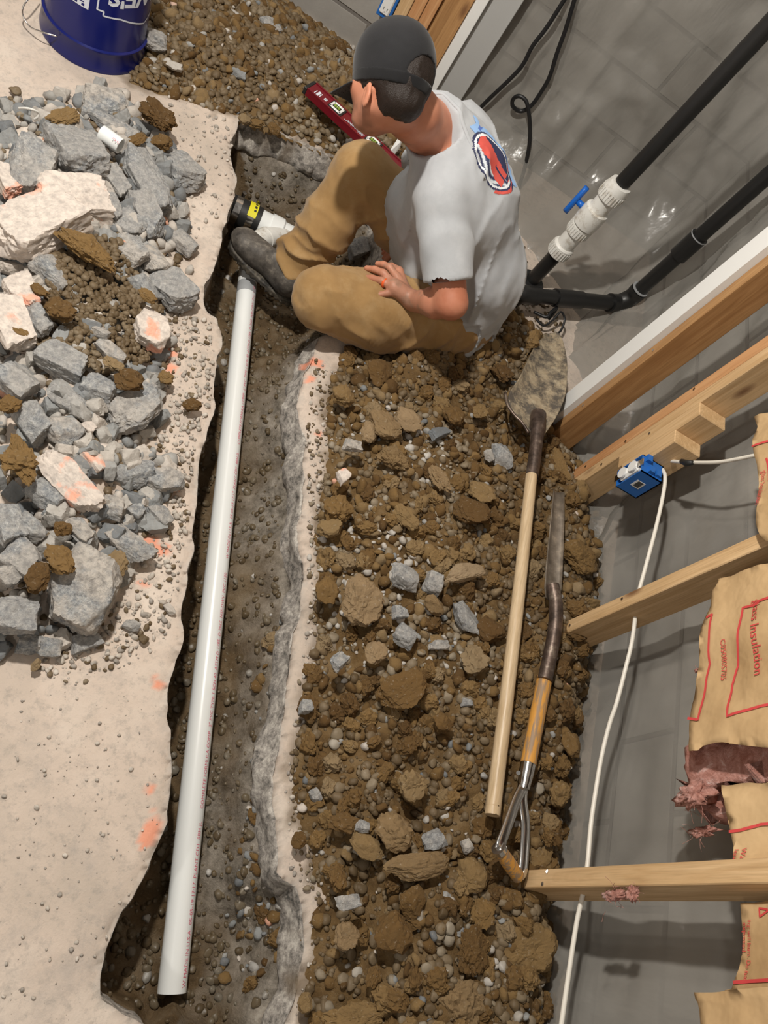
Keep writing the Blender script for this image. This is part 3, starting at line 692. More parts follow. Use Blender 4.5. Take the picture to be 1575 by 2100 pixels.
MD = [
 (748,765,800,770,62,C_,'round dark clod at the mound top just below the knee',.07),
 (675,800,722,830,50,C_,'flat brown clod at the upper left rim of the mound',.06),
 (752,850,815,900,58,C_,'tan flat slab of clay, left of the upper pair on the mound',.10),
 (735,880,770,900,46,C_,'grey tan clod tucked left of the flat clay slabs',.08),
 (808,850,862,885,46,C_,'tan flat slab of clay, right of the upper pair on the mound',.10),
 (765,930,835,960,62,C_,'pale tan broad clod below the upper pair',.10),
 (905,850,950,860,50,C_,'rounded brown clod right of the white stone chip',.10),
 (965,840,998,860,40,C_,'brown triangular clod left of the shovel blade',.10),
 (885,945,905,1020,40,C_,'tall pale tan clod in the upper middle of the mound',.11),
 (930,1050,1005,1065,60,C_,'rounded crumbly clod left of the ash shovel handle, upper',.12),
 (805,1035,850,1090,40,C_,'upright ribbed brown clod in the upper middle of the mound',.11),
 (655,1030,720,1060,62,C_,'dark crumbly clod on the left rim of the mound, upper',.06),
 (650,1090,700,1080,40,C_,'dark crumbly clod on the left rim just under its neighbour',.05),
 (690,1215,780,1250,100,C_,'biggest grey tan blocky clod on the left of the mound',.08),
 (650,1195,685,1240,50,C_,'rust brown crumbly clod left of the biggest blocky one',.06),
 (898,1190,990,1170,42,C_,'orange brown wedge-shaped clod right of the middle of the mound',.13),
 (870,1225,905,1265,34,C_,'upright brown clod below the orange brown wedge',.11),
 (940,1345,1000,1370,72,C_,'brown rounded clod against the ash shovel handle, middle',.12),
 (975,1270,1020,1320,50,C_,'brown clod pressed against the ash shovel handle above the rounded one',.12),
 (785,1440,870,1395,74,C_,'large dark brown wedge clod in the centre of the mound',.12),
 (745,1330,788,1350,52,C_,'grey brown blocky clod above the large central wedge',.10),
 (880,1480,925,1490,40,C_,'small brown clod below right of the central wedge',.12),
 (815,1600,870,1625,58,C_,'dark brown low clod in the lower middle of the mound',.11),
 (765,1700,840,1710,72,C_,'round grey brown clod with ribbed lower edge',.11),
 (715,1715,780,1760,44,C_,'dark leaf-shaped clod left of the round ribbed one',.09),
 (672,1685,730,1695,40,C_,'brown oval clod at the lower left of the mound',.08),
 (595,1720,625,1725,34,C_,'dark clod on the left slab rim, low',.03),
 (780,1780,915,1765,58,C_,'long orange brown bar of clay across the lower mound',.12),
 (775,1820,830,1800,40,C_,'dark clod under the left end of the long clay bar',.08),
 (668,1790,710,1810,54,C_,'square dark clod at the lower left of the mound',.06),
 (815,1860,865,1840,70,C_,'kidney-shaped brown clod below the long clay bar',.11),
 (765,1900,835,1930,80,C_,'pyramid-shaped brown clod left of the kidney-shaped one',.11),
 (685,1905,728,1935,50,C_,'flat grey brown clod low on the left of the mound',.08),
 (930,1790,990,1800,62,C_,'dark crumbly clod left of the bottom stud foot',.12),
 (965,1860,1005,1890,60,C_,'brown clod under the bottom stud foot',.12),
 (930,1960,995,1950,100,C_,'massive brown clod in the lower right of the mound',.12),
 (1055,1890,1085,2010,130,C_,'giant lumpy clod leaning at the bottom right of the mound by the plastic',.10),
 (880,2050,990,2070,130,C_,'massive orange brown clod at the bottom picture edge',.10),
 (660,2085,790,2090,60,C_,'wide brown clod cut by the bottom picture edge',.07),
 (610,2040,635,2070,36,C_,'rounded brown clod at the bottom left rim of the mound',.03),
 (835,2020,870,1990,40,C_,'brown rounded clod low in the middle bottom of the mound',.10),
 (745,1995,775,2010,44,C_,'dull brown clod near the bottom of the mound',.08),
 (1145,1140,1225,1150,70,C_,'large crumbly clod right of the narrow spade against the plastic',.12),
 (1150,1245,1220,1240,42,C_,'layered flat clod above the second stud foot',.12),
 (1120,1430,1160,1440,44,C_,'brown clod right of the spade wood, upper',.12),
 (1145,1525,1185,1530,52,C_,'brown angular clod right of the spade wood, lower',.13),
 (1120,1620,1170,1640,52,C_,'dark clod near the plastic below the spade wood',.12),
 (1105,1700,1150,1730,44,C_,'dark leaf-shaped clod beside the plastic above the bottom stud',.12),
 (1065,1755,1130,1760,56,C_,'rough clod between the yoke handle and the plastic',.10),
 (1120,915,1160,1000,34,C_,'crumbly clod between the two upper stud feet',.08),
 (855,690,905,760,26,C_,'thin upright brown clod under the seated man',.04),
 (486,250,512,252,24,C_,'small clod on the rim at the top left corner of the hole',.01),
 (510,256,540,262,22,C_,'small clod on the upper rim of the hole',.01),
 (545,264,575,275,22,C_,'small clod on the upper rim of the hole nearer the red level',.01),
 (960,1000,1010,1030,46,C_,'dark clod beside the upper ash handle',.12),
 (1010,750,1040,790,44,C_,'dark clod beside the shovel blade',.08),
 (880,720,960,740,50,C_,'broad dark clod in the shade behind the seated man',.05),
]
for i, (x1, y1, x2, y2, wd, kd, lb, z) in enumerate(MD): big(x1, y1, x2, y2, wd, 'lump' if (i % 3 == 0 or 'slab' in lb or 'flat' in lb or 'wedge' in lb or 'blocky' in lb or 'pyramid' in lb) else kd, 'clay' if ('tan' in lb or 'pale' in lb or 'orange' in lb or 'grey brown' in lb) else 'clod', lb, z, li=(i*3) % 10, tl=(RG.normal(0, .2), RG.normal(0, .2)), name='soil_clod', cat='soil clod')
MS = [
 (882,895,916,880,22,'chip','white triangular stone chip near the top of the mound'),
 (702,910,738,918,26,'broken','blue grey rounded stone at the upper left rim of the mound'),
 (693,985,713,970,26,'painted','chip with orange paint on the upper left of the mound'),
 (1022,915,1040,965,36,'broken','pale grey crushed rock beside the shovel socket'),
 (995,925,1010,945,22,'chip','small pale square chip left of the shovel socket'),
 (800,1180,850,1190,52,'broken','dark speckled rock in the middle of the mound'),
 (872,1190,905,1205,38,'broken','white speckled rock left of the orange brown wedge clod'),
 (925,1255,985,1290,48,'broken','black and white speckled granite lump near the ash handle'),
 (812,1290,848,1320,40,'broken','silver grey rock below the middle of the mound'),
 (880,1325,920,1325,20,'broken','pale silvery flat rock below the granite lump'),
 (805,1255,832,1255,26,'broken','round pale rock above the silver grey one'),
 (680,1370,705,1345,28,'broken','blue grey stone on the left below the blocky clod'),
 (612,1450,640,1450,28,'broken','round pale stone at the left rim of the mound'),
 (640,1620,655,1645,20,'broken','small blue grey flake on the lower left of the mound'),
 (730,1690,755,1700,22,'broken','silver grey chip left of the round ribbed clod'),
 (870,1735,905,1715,36,'broken','silver grey triangular shard right of the round ribbed clod'),
 (948,1740,965,1730,24,'broken','blue grey stone near the yoke of the spade'),
 (688,1855,735,1845,26,'broken','flat triangular grey shard low on the left of the mound'),
 (903,1840,935,1855,22,'chip','white flat chip below the long clay bar'),
 (935,1910,955,1915,18,'broken','small blue grey chip left of the massive clod'),
 (945,1440,965,1440,16,'broken','small silver stone right of the central wedge clod'),
 (1150,1560,1165,1580,18,'broken','silver stone between clods beside the plastic'),
 (540,40,565,75,42,'broken','large pale chunk on the gravel near the back wall'),
 (450,30,490,50,34,'broken','grey flat chunk on the gravel right of the bucket'),
 (345,130,372,148,24,'chip','white chip on the gravel near the rubble'),
 (470,145,502,160,24,'chip','pale chip in the middle of the gravel heap'),
 (520,150,532,145,16,'chip','small pale chip right of the middle one on the gravel'),
 (582,95,606,98,18,'painted','pinkish chip on the gravel left of the cap'),
 (615,110,628,140,18,'broken','slim pale shard on the gravel above the red level'),
 (525,15,540,35,16,'painted','small pinkish stone beside the large pale chunk'),
 (418,0,436,12,16,'pebble','tan pebble at the top edge right of the bucket'),
 (715,515,750,505,34,'broken','silver white rock down in the hole between the legs'),
 (820,300,845,320,16,'chip','pale round chip on the gravel under the chin'),
 (770,275,790,290,20,'pebble','tan stone beside the red level under the chin'),
]
for i, (x1, y1, x2, y2, wd, mt, lb) in enumerate(MS):
    zz = .11 if y1 > 700 else .05
    if 'hole' in lb: zz = -.12
    if x1 < 645 and y1 > 1300: zz = .04
    big(x1, y1, x2, y2, wd, K if mt != 'pebble' else P_, mt, lb, zz, li=(i*7) % 10, tl=(RG.normal(0, .2), RG.normal(0, .2)), name='stone_chip' if mt != 'pebble' else 'stone', cat='stone')

# ---- scattered repeats
def inside(poly, n, lo=None, hi=None):
    lo = poly.min(0) if lo is None else lo; hi = poly.max(0) if hi is None else hi; out = []
    while len(out) < n:
        P = RG.uniform(lo, hi, (n*3, 2)); d = sdf(P, poly); out += list(P[d < -.004])
    return np.array(out[:n])
def vis(p):
    x, y, _ = proj(p); return -60 < x < 1660 and -60 < y < 2420
items = {'pebble': [], 'clod': [], 'chunk': [], 'wet': []}
def scatter(poly, hf, n, kind, rlo, rhi, pw, sink, region, margin=0.0):
    P = inside(poly, n); h = hf(P)
    for p, z in zip(P, h):
        q = np.array([p[0], p[1], z])
        if not vis(q): continue
        r_ = rlo + (rhi-rlo)*RG.rand()**pw
        items[kind].append((r_, q + [0, 0, r_*sink], float(np.clip(.02 + .60*RG.rand() + .6*max(0, .1 + vnoise(np.array([[p[0]*5, p[1]*5, 0.]]), 1, 66)[0]), .01, 1)) if kind == 'pebble' else RG.uniform(.01, 1), region))
scatter(MOUND, h_mound, 9500, 'pebble', .004, .015, 2.2, .25, 'mound')
scatter(MOUND, h_mound, 2600, 'clod', .007, .030, 2.6, .2, 'mound')
scatter(MOUND, h_mound, 700, 'chunk', .004, .014, 2.2, .35, 'mound')
scatter(HEAP, h_heap, 5600, 'pebble', .006, .016, 1.6, .3, 'heap')
scatter(HEAP, h_heap, 800, 'clod', .008, .028, 1.8, .15, 'heap')
scatter(HEAP, h_heap, 320, 'chunk', .006, .018, 2.0, .3, 'heap')
scatter(RUBBLE, h_rub, 2200, 'chunk', .005, .034, 2.6, .3, 'rubble')
scatter(RUBBLE, h_rub, 900, 'pebble', .006, .014, 1.6, .4, 'rubble')
gp = px2([(100,520),(240,540),(330,640),(300,760),(200,800),(60,780),(90,600)])
scatter(gp, lambda P: h_rub(P)+.025, 1500, 'pebble', .005, .012, 1.6, .4, 'rubble')
edge = px2([(330,620),(440,660),(440,800),(400,930),(390,1050),(370,1200),(340,1330),(150,1420),(60,1370),(250,1230),(330,1040),(330,800)])
scatter(edge, lambda P: P[:, 0]*0, 750, 'chunk', .0025, .010, 2.5, .3, 'slab')
scatter(edge, lambda P: P[:, 0]*0, 110, 'pebble', .004, .009, 1.6, .5, 'slab')
allslab = px2([(0,1400),(340,1420),(330,1700),(200,2000),(0,2090)])
scatter(allslab, lambda P: P[:, 0]*0, 160, 'chunk', .0015, .006, 2.5, .3, 'slab')
top = px2([(300,150),(480,240),(480,420),(400,500),(370,320)])
scatter(top, lambda P: P[:, 0]*0, 150, 'chunk', .002, .009, 2.2, .3, 'slab')
strip = refine(px2([(640,730),(625,900),(630,1100),(630,1250),(600,1450),(580,1640),(590,1780),(640,1850),(625,2000),(590,2100),(650,2100),(680,1850),(650,1780),(620,1640),(640,1450),(665,1250),(665,1100),(680,900),(700,760)]), .05, 0)
scatter(strip, lambda P: P[:, 0]*0, 230, 'pebble', .003, .009, 1.8, .5, 'slab')
scatter(strip, lambda P: P[:, 0]*0, 260, 'chunk', .002, .008, 2.2, .3, 'slab')
gritr = px2([(800,470),(1060,440),(1090,560),(1150,640),(1160,800),(1100,700),(1040,640),(900,560)])
scatter(gritr, lambda P: P[:, 0]*0, 420, 'pebble', .003, .010, 2.0, .4, 'slab')
scatter(gritr, lambda P: P[:, 0]*0, 200, 'chunk', .002, .009, 2.0, .4, 'slab')
bank_ = px2([(560,1190),(590,1260),(575,1450),(520,1660),(575,1800),(590,1900),(560,2050),(470,2020),(480,1850),(500,1600),(530,1350)])
bank_ = bank_ + np.array([.045, 0])
scatter(bank_, h_trench, 55, 'clod', .008, .026, 1.8, .0, 'trench')
scatter(bank_, h_trench, 60, 'chunk', .005, .018, 2, .2, 'trench')
scatter(hole, h_trench, 2600, 'wet', .004, .013, 1.7, .05, 'trench')
def pipefar(q): return True
items['wet'] = [t for t in items['wet'] if not (t[1][2] > -.12 and -sdf(t[1][None, :2], hole)[0] < .02)]
LAB = {('pebble', 'mound'): 'small brown river pebble lying loose on the long soil mound', ('pebble', 'heap'): 'small brown river pebble in the gravel heap by the back wall',
       ('pebble', 'rubble'): 'small brown river pebble among the concrete rubble', ('pebble', 'slab'): 'small brown pebble scattered on the bare slab',
       ('clod', 'mound'): 'small crumbly brown soil clod on the long soil mound', ('clod', 'heap'): 'small crumbly brown soil clod on the gravel heap',
       ('chunk', 'mound'): 'small pale concrete chip on the long soil mound', ('chunk', 'heap'): 'small pale concrete chip on the gravel heap',
       ('chunk', 'rubble'): 'small grey broken concrete fragment within the rubble pile', ('chunk', 'slab'): 'tiny concrete crumb scattered on the bare slab',
       ('clod', 'trench'): '', ('chunk', 'trench'): '', ('wet', 'trench'): 'damp brown pebble on the trench bottom beside the pipe'}
GRP = {'mound': 'on the soil mound', 'heap': 'in the gravel heap', 'rubble': 'in the rubble pile', 'slab': 'on the bare slab', 'trench': 'on the trench bottom'}
NM = {'pebble': ('pebble', 'pebble', 'pebble'), 'clod': ('soil_clod', 'clod', 'soil clod'), 'chunk': ('concrete_fragment', 'chip', 'concrete'), 'wet': ('damp_pebble', 'wetpebble', 'pebble')}
for kd, L in items.items():
    L.sort(key=lambda t: -t[0]/max(.4, proj(t[1])[2]))
    nm, mt, cat = NM[kd]; lk = 'pebble' if kd == 'wet' else kd
    for r_, p, tn, reg in L[:290]:
        v = libmesh(2 if lk == 'pebble' else 3, lk, RG.randint(10), mt)
        R = rotz(RG.uniform(0, 6.28)) @ tilt(RG.normal(0, .3), RG.normal(0, .3)) if lk == 'pebble' else randrot(RG)
        if kd == 'chunk' and reg == 'slab': v = libmesh(3, 'chunk', RG.randint(10), 'crumb')
        o = put(nm, v, p, R, r_*np.array([1, RG.uniform(.75, 1), RG.uniform(.55, .85)]))
        qx, qy, _ = proj(p); lb, gp_ = LAB[(kd, reg)], GRP[reg]
        if reg == 'mound':
            zn = 'left' if qx < 790 else 'right'; band_ = 'upper' if qy < 1130 else ('middle' if qy < 1600 else 'lower')
            lb = {'pebble': 'small brown river pebble', 'clod': 'small crumbly brown soil clod', 'chunk': 'small pale concrete chip'}[kd] + (' on the %s %s half of the soil mound' % (band_, zn)); gp_ = 'on the %s %s soil mound' % (band_, zn)
        elif reg == 'rubble' and kd == 'chunk':
            band_ = 'upper' if qy < 520 else ('middle' if qy < 900 else 'lower'); zn = 'left' if qx < 190 else 'right'
            lb = 'small grey concrete fragment in the %s %s part of the rubble pile' % (band_, zn); gp_ = 'in the %s %s rubble pile' % (band_, zn)
        elif reg == 'trench':
            band_ = 'in the deep hole by the fitting' if qy < 620 else ('on the trench bottom beside the upper half of the pipe' if qy < 1300 else 'on the trench bottom beside the lower half of the pipe')
            lb = {'wet': 'damp brown pebble ', 'clod': 'muddy brown soil clod ', 'chunk': 'grey concrete chip '}[kd] + band_; gp_ = band_
        tag(o, lb, cat, nm.replace('_', ' ') + 's ' + gp_)
    rest = L[290:]
    for reg in sorted({t[3] for t in rest}):
        it = [(lk, p, r_, tn) for r_, p, tn, g_ in rest if g_ == reg]
        o = obj('loose_' + nm + 's', heap_mesh('loose_' + nm + 's', it, 1), M['crumb' if (kd, reg) == ('chunk', 'slab') else mt])
        tag(o, 'many ' + {'pebble': 'small brown pebbles', 'clod': 'small crumbly soil clods', 'chunk': 'small grey concrete crumbs', 'wet': 'damp brown pebbles'}[kd] + ' spread loose ' + GRP[reg], cat, kind='stuff')
# ================================================================== FRAMING
def board(name, lo, hi, mt, root=None, label=None, cat='stud', group=None, bev=.002):
    b = MB().box(lo, hi, bev=bev); me = b.mesh(name)
    if root is None:
        c = ((lo[0]+hi[0])/2, (lo[1]+hi[1])/2, lo[2]); 
        o = obj(name, mesh(name, np.array(b.v) - c, b.f), M[mt], loc=c); return tag(o, label, cat, group)
    return child(name, me, M[mt], root)
ZT = 2.3
def screws(root, pts, nrm=(-1, 0, 0)):
    for p in pts:
        s = MB().tube([np.array(p), np.array(p) + np.array(nrm)*.002], .0042, 10); child('screw_head', s.mesh(smooth=False), M['steel'], root)
def stud(name, lo, hi, mt, label, scr=(), group=None):
    t = thing(name, ((lo[0]+hi[0])/2, (lo[1]+hi[1])/2, lo[2]), label, 'stud', group)
    board('timber', lo, hi, mt, t); screws(t, scr); return t
stud('wall_stud', (1.07, .352, -.01), (1.159, .391, ZT), 'stud', 'pale wooden stud lowest in the picture, with pink fluff stuck to it', [(1.07, .385, .21), (1.07, .36, .2)])
stud('wall_stud', (1.07, .992, -.01), (1.159, 1.031, ZT), 'stud', 'pale wooden stud between the two insulation bays, middle of the wall', [(1.07, 1.02, .36), (1.07, 1.01, .16)])
stud('wall_stud', (1.07, 1.575, -.01), (1.159, 1.613, ZT), 'studo', 'orange-toned wooden stud, upper half of the doubled pair by the blue box', [(1.07, 1.59, .12), (1.07, 1.58, .3), (1.07, 1.6, .56)])
stud('wall_stud', (1.07, 1.535, -.01), (1.159, 1.573, ZT), 'stud', 'pale wooden stud, lower half of the doubled pair behind the blue box', [(1.07, 1.55, .2), (1.07, 1.545, .4)])
board('scrap_block', (1.068, 1.490, .28), (1.157, 1.5345, .585), 'stud', label='longer scrap block nailed to the doubled stud above the blue box', cat='wood block')
board('scrap_block', (1.066, 1.446, .30), (1.155, 1.4895, .505), 'stud', label='shorter scrap block carrying the blue outlet box', cat='wood block')
stud('door_stud', (.972, 1.715, -.01), (1.061, 1.751, ZT), 'brownwood', 'brown wooden stud directly below the slanting white jamb', [(.972, 1.73, .2), (.972, 1.73, .5)])
board('door_jamb', (.952, 1.7525, -.01), (1.07, 1.828, ZT), 'whitepaint', label='white painted jamb board above the brown stud on the right', cat='door jamb')
board('wall_stud', (-.095, 2.93, -.01), (-.052, 3.018, ZT), 'stud', label='leftmost stud at the back wall with the outlet box on its side', group=None)
board('wall_stud', (-.050, 2.93, -.01), (-.010, 3.018, ZT), 'studo', label='second stud at the back wall, narrow face with a knot')
board('wall_stud', (-.008, 2.935, -.01), (.032, 3.018, ZT), 'studo', label='third stud at the back wall above the cap')
board('wall_stud', (.034, 2.955, -.01), (.128, 3.018, ZT), 'brownwood', label='wide dark brown stud beside the white post at the back wall')
board('door_jamb', (.130, 2.905, -.01), (.168, 3.018, ZT), 'whitepaint', label='narrow bright white post board at the back wall behind the man', cat='door jamb')
board('door_jamb', (.170, 2.93, -.01), (.268, 3.018, ZT), 'shadedpaint', label='wide white post board, coloured grey as if shaded, at the back wall behind the man', cat='door jamb')

# ---- outlet boxes
def text_mesh(txt, size, mtx, mt, name='printed_text', ext=.0004, res=2, shear=0, xs=1.0, sp=1.0, bold=0.0):
    cu = bpy.data.curves.new('t', 'FONT'); cu.body = txt; cu.size = size; cu.extrude = 0; cu.offset = bold; cu.resolution_u = res; cu.shear = shear; cu.space_character = sp
    to = bpy.data.objects.new('t', cu); COL.objects.link(to); dg = bpy.context.evaluated_depsgraph_get()
    me = bpy.data.meshes.new_from_object(to.evaluated_get(dg)); bpy.data.objects.remove(to)
    v = np.array([q.co[:] for q in me.vertices]); v[:, 0] *= xs
    return me, v
def flat_text(txt, size, o, u, v_, n, mt, root, name='lettering', xs=1.0, off=.0006, center=False, bend=None, shear=0, sp=1.0):
    me, P = text_mesh(txt, size, None, mt, shear=shear, xs=xs, sp=sp)
    if center: P[:, 0] -= (P[:, 0].max() + P[:, 0].min())/2
    o, u, v_, n = map(np.array, (o, u, v_, n))
    Wp = o + P[:, :1]*u + P[:, 1:2]*v_ + n*off if bend is None else bend(P)
    me.vertices.foreach_set('co', Wp.astype(np.float32).ravel()); me.materials.clear(); me.materials.append(M[mt]); me.update()
    return child(name, me, M[mt], root)
def quadstrip(pts, width, nrm):
    V = []; 
    pts = [np.array(p, float) for p in pts]; f = []
    for i, p in enumerate(pts):
        t = pts[min(i+1, len(pts)-1)] - pts[max(i-1, 0)]; s = unit(np.cross(t, nrm)); V += [p - s*width/2, p + s*width/2]
    for i in range(len(pts)-1): f.append((2*i, 2*i+1, 2*i+3, 2*i+2))
    return mesh('line', V, f)
t = thing('outlet_box', (1.10, 1.415, .27), 'blue plastic electrical box with a white receptacle on the doubled stud', 'electrical box')
bx = MB(); X0, X1, Y0, Y1, Z0, Z1 = 1.045, 1.118, 1.388, 1.4455, .312, .412
bx.box((X0, Y0, Z0), (X1, Y0+.003, Z1)).box((X0, Y1-.003, Z0), (X1, Y1, Z1)).box((X0, Y0, Z0), (X1, Y1, Z0+.003)).box((X0, Y0, Z1-.003), (X1, Y1, Z1)).box((X1-.004, Y0, Z0), (X1, Y1, Z1))
bx.box((X0+.02, Y0+.006, Z1), (X0+.035, Y0+.026, Z1+.012)).box((X0+.045, Y0+.008, Z1), (X0+.06, Y0+.024, Z1+.009)).box((X0+.01, Y1-.02, Z1), (X0+.025, Y1, Z1+.012))
child('box_shell', bx.mesh(), M['bluebox'], t)
r = child('receptacle', MB().box((X0-.004, Y0+.012, Z0+.012), (X0+.025, Y1-.012, Z1-.012), bev=.006).mesh(), M['white'], t)
for zc in (Z0+.03, Z1-.03):
    d = child('outlet_face', MB().tube([(X0-.004, (Y0+Y1)/2, zc), (X0-.009, (Y0+Y1)/2, zc)], .0165, 24).mesh(smooth=False), M['white'], r)
st = MB()
for zc in (Z0+.03, Z1-.03): st.box((X0-.0095, Y0+.022, zc-.004), (X0-.009, Y0+.024, zc+.004)).box((X0-.0095, Y1-.024, zc-.004), (X0-.009, Y1-.022, zc+.004))
child('mounting_strap', MB().box((X0-.002, Y0+.018, Z0-.006), (X0, Y1-.018, Z1+.006)).mesh(), M['steel'], t)
lb = child('bar_code_label', MB().box((X0+.02, Y0-.0006, Z0+.035), (X0+.048, Y0, Z0+.065)).mesh(), M['white'], t)
bc = MB(); zz = Z0+.039
for k in range(14):
    w_ = .0006 + .0006*((k*7) % 3); bc.box((X0+.026, Y0-.001, zz), (X0+.043, Y0-.0006, zz+w_)); zz += w_ + .0006
child('bars', bc.mesh(), M['ink_black'], lb)
c = thing('outlet_box', (-.12, 2.95, 1.0), 'blue electrical box with white receptacle at the top edge beside the back wall studs', 'electrical box')
zc = WY(803, 12, 2.93)[2]; xc = WY(803, 12, 2.93)[0]
child('box_shell', MB().box((-.152, 2.93, zc-.055), (-.098, 3.0, zc+.05), bev=.003).mesh(), M['bluebox'], c)
r = child('receptacle', MB().box((-.146, 2.922, zc-.04), (-.108, 2.95, zc+.06), bev=.005).mesh(), M['white'], c)
sl = MB()
for z_ in (zc-.018, zc+.03): sl.box((-.135, 2.9215, z_-.004), (-.133, 2.922, z_+.005)).box((-.121, 2.9215, z_-.004), (-.119, 2.922, z_+.005)).box((-.128, 2.9215, z_-.012), (-.125, 2.922, z_-.009))
child('slots', sl.mesh(), M['ink_black'], r)

# ---- cables
def cable(name, pts, rad, mt, label, cat='cable', n=10, k=8):
    P = cr_spline(pts, k); c0 = np.array(P[len(P)//2]); me = MB().tube([q - c0 for q in P], rad, n).mesh(name, True)
    return tag(obj(name, me, M[mt], loc=c0), label, cat)
LN = [(1345,948),(1360,965),(1364,985),(1357,1030),(1342,1095),(1322,1170),(1308,1225),(1297,1310),(1283,1370),(1265,1440),(1250,1485),(1234,1550),(1222,1620),(1212,1690),(1205,1770),(1196,1830),(1183,1890),(1168,1985),(1150,2110),(1136,2220),(1110,2400)]
cable('electrical_cable', [WX(x, y, 1.118) for x, y in LN], .0052, 'cable', 'white electrical cable running down from the blue box through the studs')
P_ = [WX(x, y, 1.118) for x, y in [(1350,940),(1375,945),(1410,948),(1470,948),(1515,941),(1550,934),(1600,930)]]
cable('electrical_cable', P_, .0048, 'cable', 'white electrical cable running right from the blue box to the insulation')
q = [WX(x, y, 1.112) for x, y in [(1398,946),(1408,950),(1420,949)]]
tag(obj('tape_wrap', MB().tube(q, [.007,.0085,.006], 10).mesh('tape_wrap', True), M['rubber']), 'black tape wrap on the right-hand white cable', 'tape')
cable('power_cord', [WY(x, y, 2.93) for x, y in [(1165,-14),(1157,0),(1122,55),(1092,95),(1072,133),(1045,163),(1003,203),(975,232),(950,262)]], .0075, 'blackpvc', 'black power cord, left one hanging down the back wall', 'cord')
cable('power_cord', [WY(x, y, Y) for x, y, Y in [(1184,-20,2.93),(1178,0,2.93),(1160,60,2.93),(1142,110,2.93),(1128,155,2.93),(1112,185,2.93),(1090,216,2.93),(1068,228,2.93),(1052,218,2.92),(1052,204,2.91),(1064,197,2.9),(1078,206,2.895),(1084,228,2.89),(1087,260,2.89),(1085,300,2.88),(1076,345,2.87),(1067,375,2.86),(1055,420,2.84)]], .0075, 'blackpvc', 'black power cord with a small loop, right one on the back wall', 'cord')

# ---- insulation
def sheet(name, outline, X, mt, th, label=None, root=None, amp=.014, seed=1, cell=.012, cat='insulation', curl=0):
    pts = np.array([WX(x, y, X)[1:] for x, y in outline]); pl = refine(pts, .02, .003, seed)
    P, Q = grid(pl[:, 0].min()-.02, pl[:, 0].max()+.02, pl[:, 1].min()-.02, pl[:, 1].max()+.02, cell); d = sdf(P, pl)
    e = 1e-3; G = np.stack([(sdf(P+[e,0], pl)-d)/e, (sdf(P+[0,e], pl)-d)/e], -1); G /= np.linalg.norm(G, axis=1)[:, None]+1e-9
    near = np.abs(d) < cell*.78; P = np.where(near[:, None], P-G*d[:, None], P); d = np.where(near, 0, d); Q = Q[(d[Q] < 1e-6).all(1)]
    xx = X + amp*fbm(P, 5, 3, seed) - .010*np.abs(fbm(P, 9, 2, seed+4)) - curl*np.exp(d/.03)
    v, Q, u = compact(np.column_stack([xx, P]), Q); me = mesh(name, v, Q[:, ::-1].copy(), True)
    o = child(name, me, M[mt], root) if root else tag(obj(name, me, M[mt]), label, cat)
    md = o.modifiers.new('s', 'SOLIDIFY'); md.thickness = th; md.offset = 1
    return o, lambda y, z: X + amp*fbm(np.array([[y, z]]), 5, 3, seed)[0] - .010*abs(fbm(np.array([[y, z]]), 9, 2, seed+4)[0])
def batt(name, loc, label, outline, X, seed, core=None):
    t = thing(name, loc, label, 'insulation')
    o, f = sheet('paper_facing', outline, X, 'kraft', -.001, root=t, seed=seed)
    o.name = 'paper_facing'
    if core: 
        k, _ = sheet('fibreglass', core, X+.055, 'pink', -.04, root=t, seed=seed+9, amp=.018)
    return t, f
def redlines(t, f, segs, w_=.005, X=1.05):
    for s in segs:
        pts = [WX(x, y, X) for x, y in s]; pp = []
        for a, b in zip(pts[:-1], pts[1:]):
            for k in range(8): pp.append(a + (b-a)*k/8)
        pp.append(pts[-1]); pp = [np.array([f(p[1], p[2])-.0022, p[1], p[2]]) for p in pp]
        child('red_line', quadstrip(pp, w_, np.array([1., 0, 0])), M['ink_red'], t)
def sheettext(t, f, txt, px, size, X, xs=1.0, dirn=(0, -1, 0), up=(0, 0, 1)):
    o = WX(px[0], px[1], X)
    def bend(P):
        Wp = o + P[:, :1]*np.array(dirn) + P[:, 1:2]*np.array(up); Wp[:, 0] = [f(a, b) - .0026 for a, b in Wp[:, 1:]]; return Wp
    flat_text(txt, size, o, dirn, up, (-1, 0, 0), 'ink_red', t, bend=bend, xs=xs)
tA, fA = batt('insulation_batt', tuple(WX(1500, 1400, 1.05)), 'kraft-faced batt with red printing in the bay above the lowest stud, upper piece',
   [(1466,1215),(1480,1203),(1476,1192),(1640,1150),(2150,960),(2150,1560),(1575,1542),(1500,1532),(1452,1536),(1447,1544),(1420,1546),(1424,1470),(1432,1380),(1440,1300),(1452,1268),(1463,1250)], 1.05, 21,
   [(1440,1530),(2150,1540),(2150,1615),(1500,1606),(1470,1610),(1440,1640),(1380,1655),(1395,1630),(1432,1612),(1415,1590),(1428,1570),(1418,1545)])
redlines(tA, fA, [[(1458,1272),(1472,1266),(1464,1330),(1455,1420),(1443,1482),(1422,1479)], [(1600,1236),(1575,1242),(1562,1250),(1537,1254),(1530,1330),(1510,1410),(1505,1476),(1575,1455),(1620,1445)]])
sheettext(tA, fA, 'C05080S705', (1489, 1318), .0175, 1.05, xs=.95)
sheettext(tA, fA, 'glass Insulation', (1560, 1240), .026, 1.05)
tB, fB = batt('insulation_batt', tuple(WX(1530, 1700, 1.06)), 'kraft-faced batt with red warning print directly above the lowest stud',
   [(1478,1610),(1575,1604),(2150,1600),(2150,1785),(1514,1785),(1507,1740),(1496,1690),(1490,1640)], 1.09, 33, [(1430,1600),(1560,1600),(1560,1650),(1480,1670),(1440,1665),(1415,1640)])
redlines(tB, fB, [[(1500,1708),(1522,1704),(1560,1690),(1640,1682)]], X=1.09)
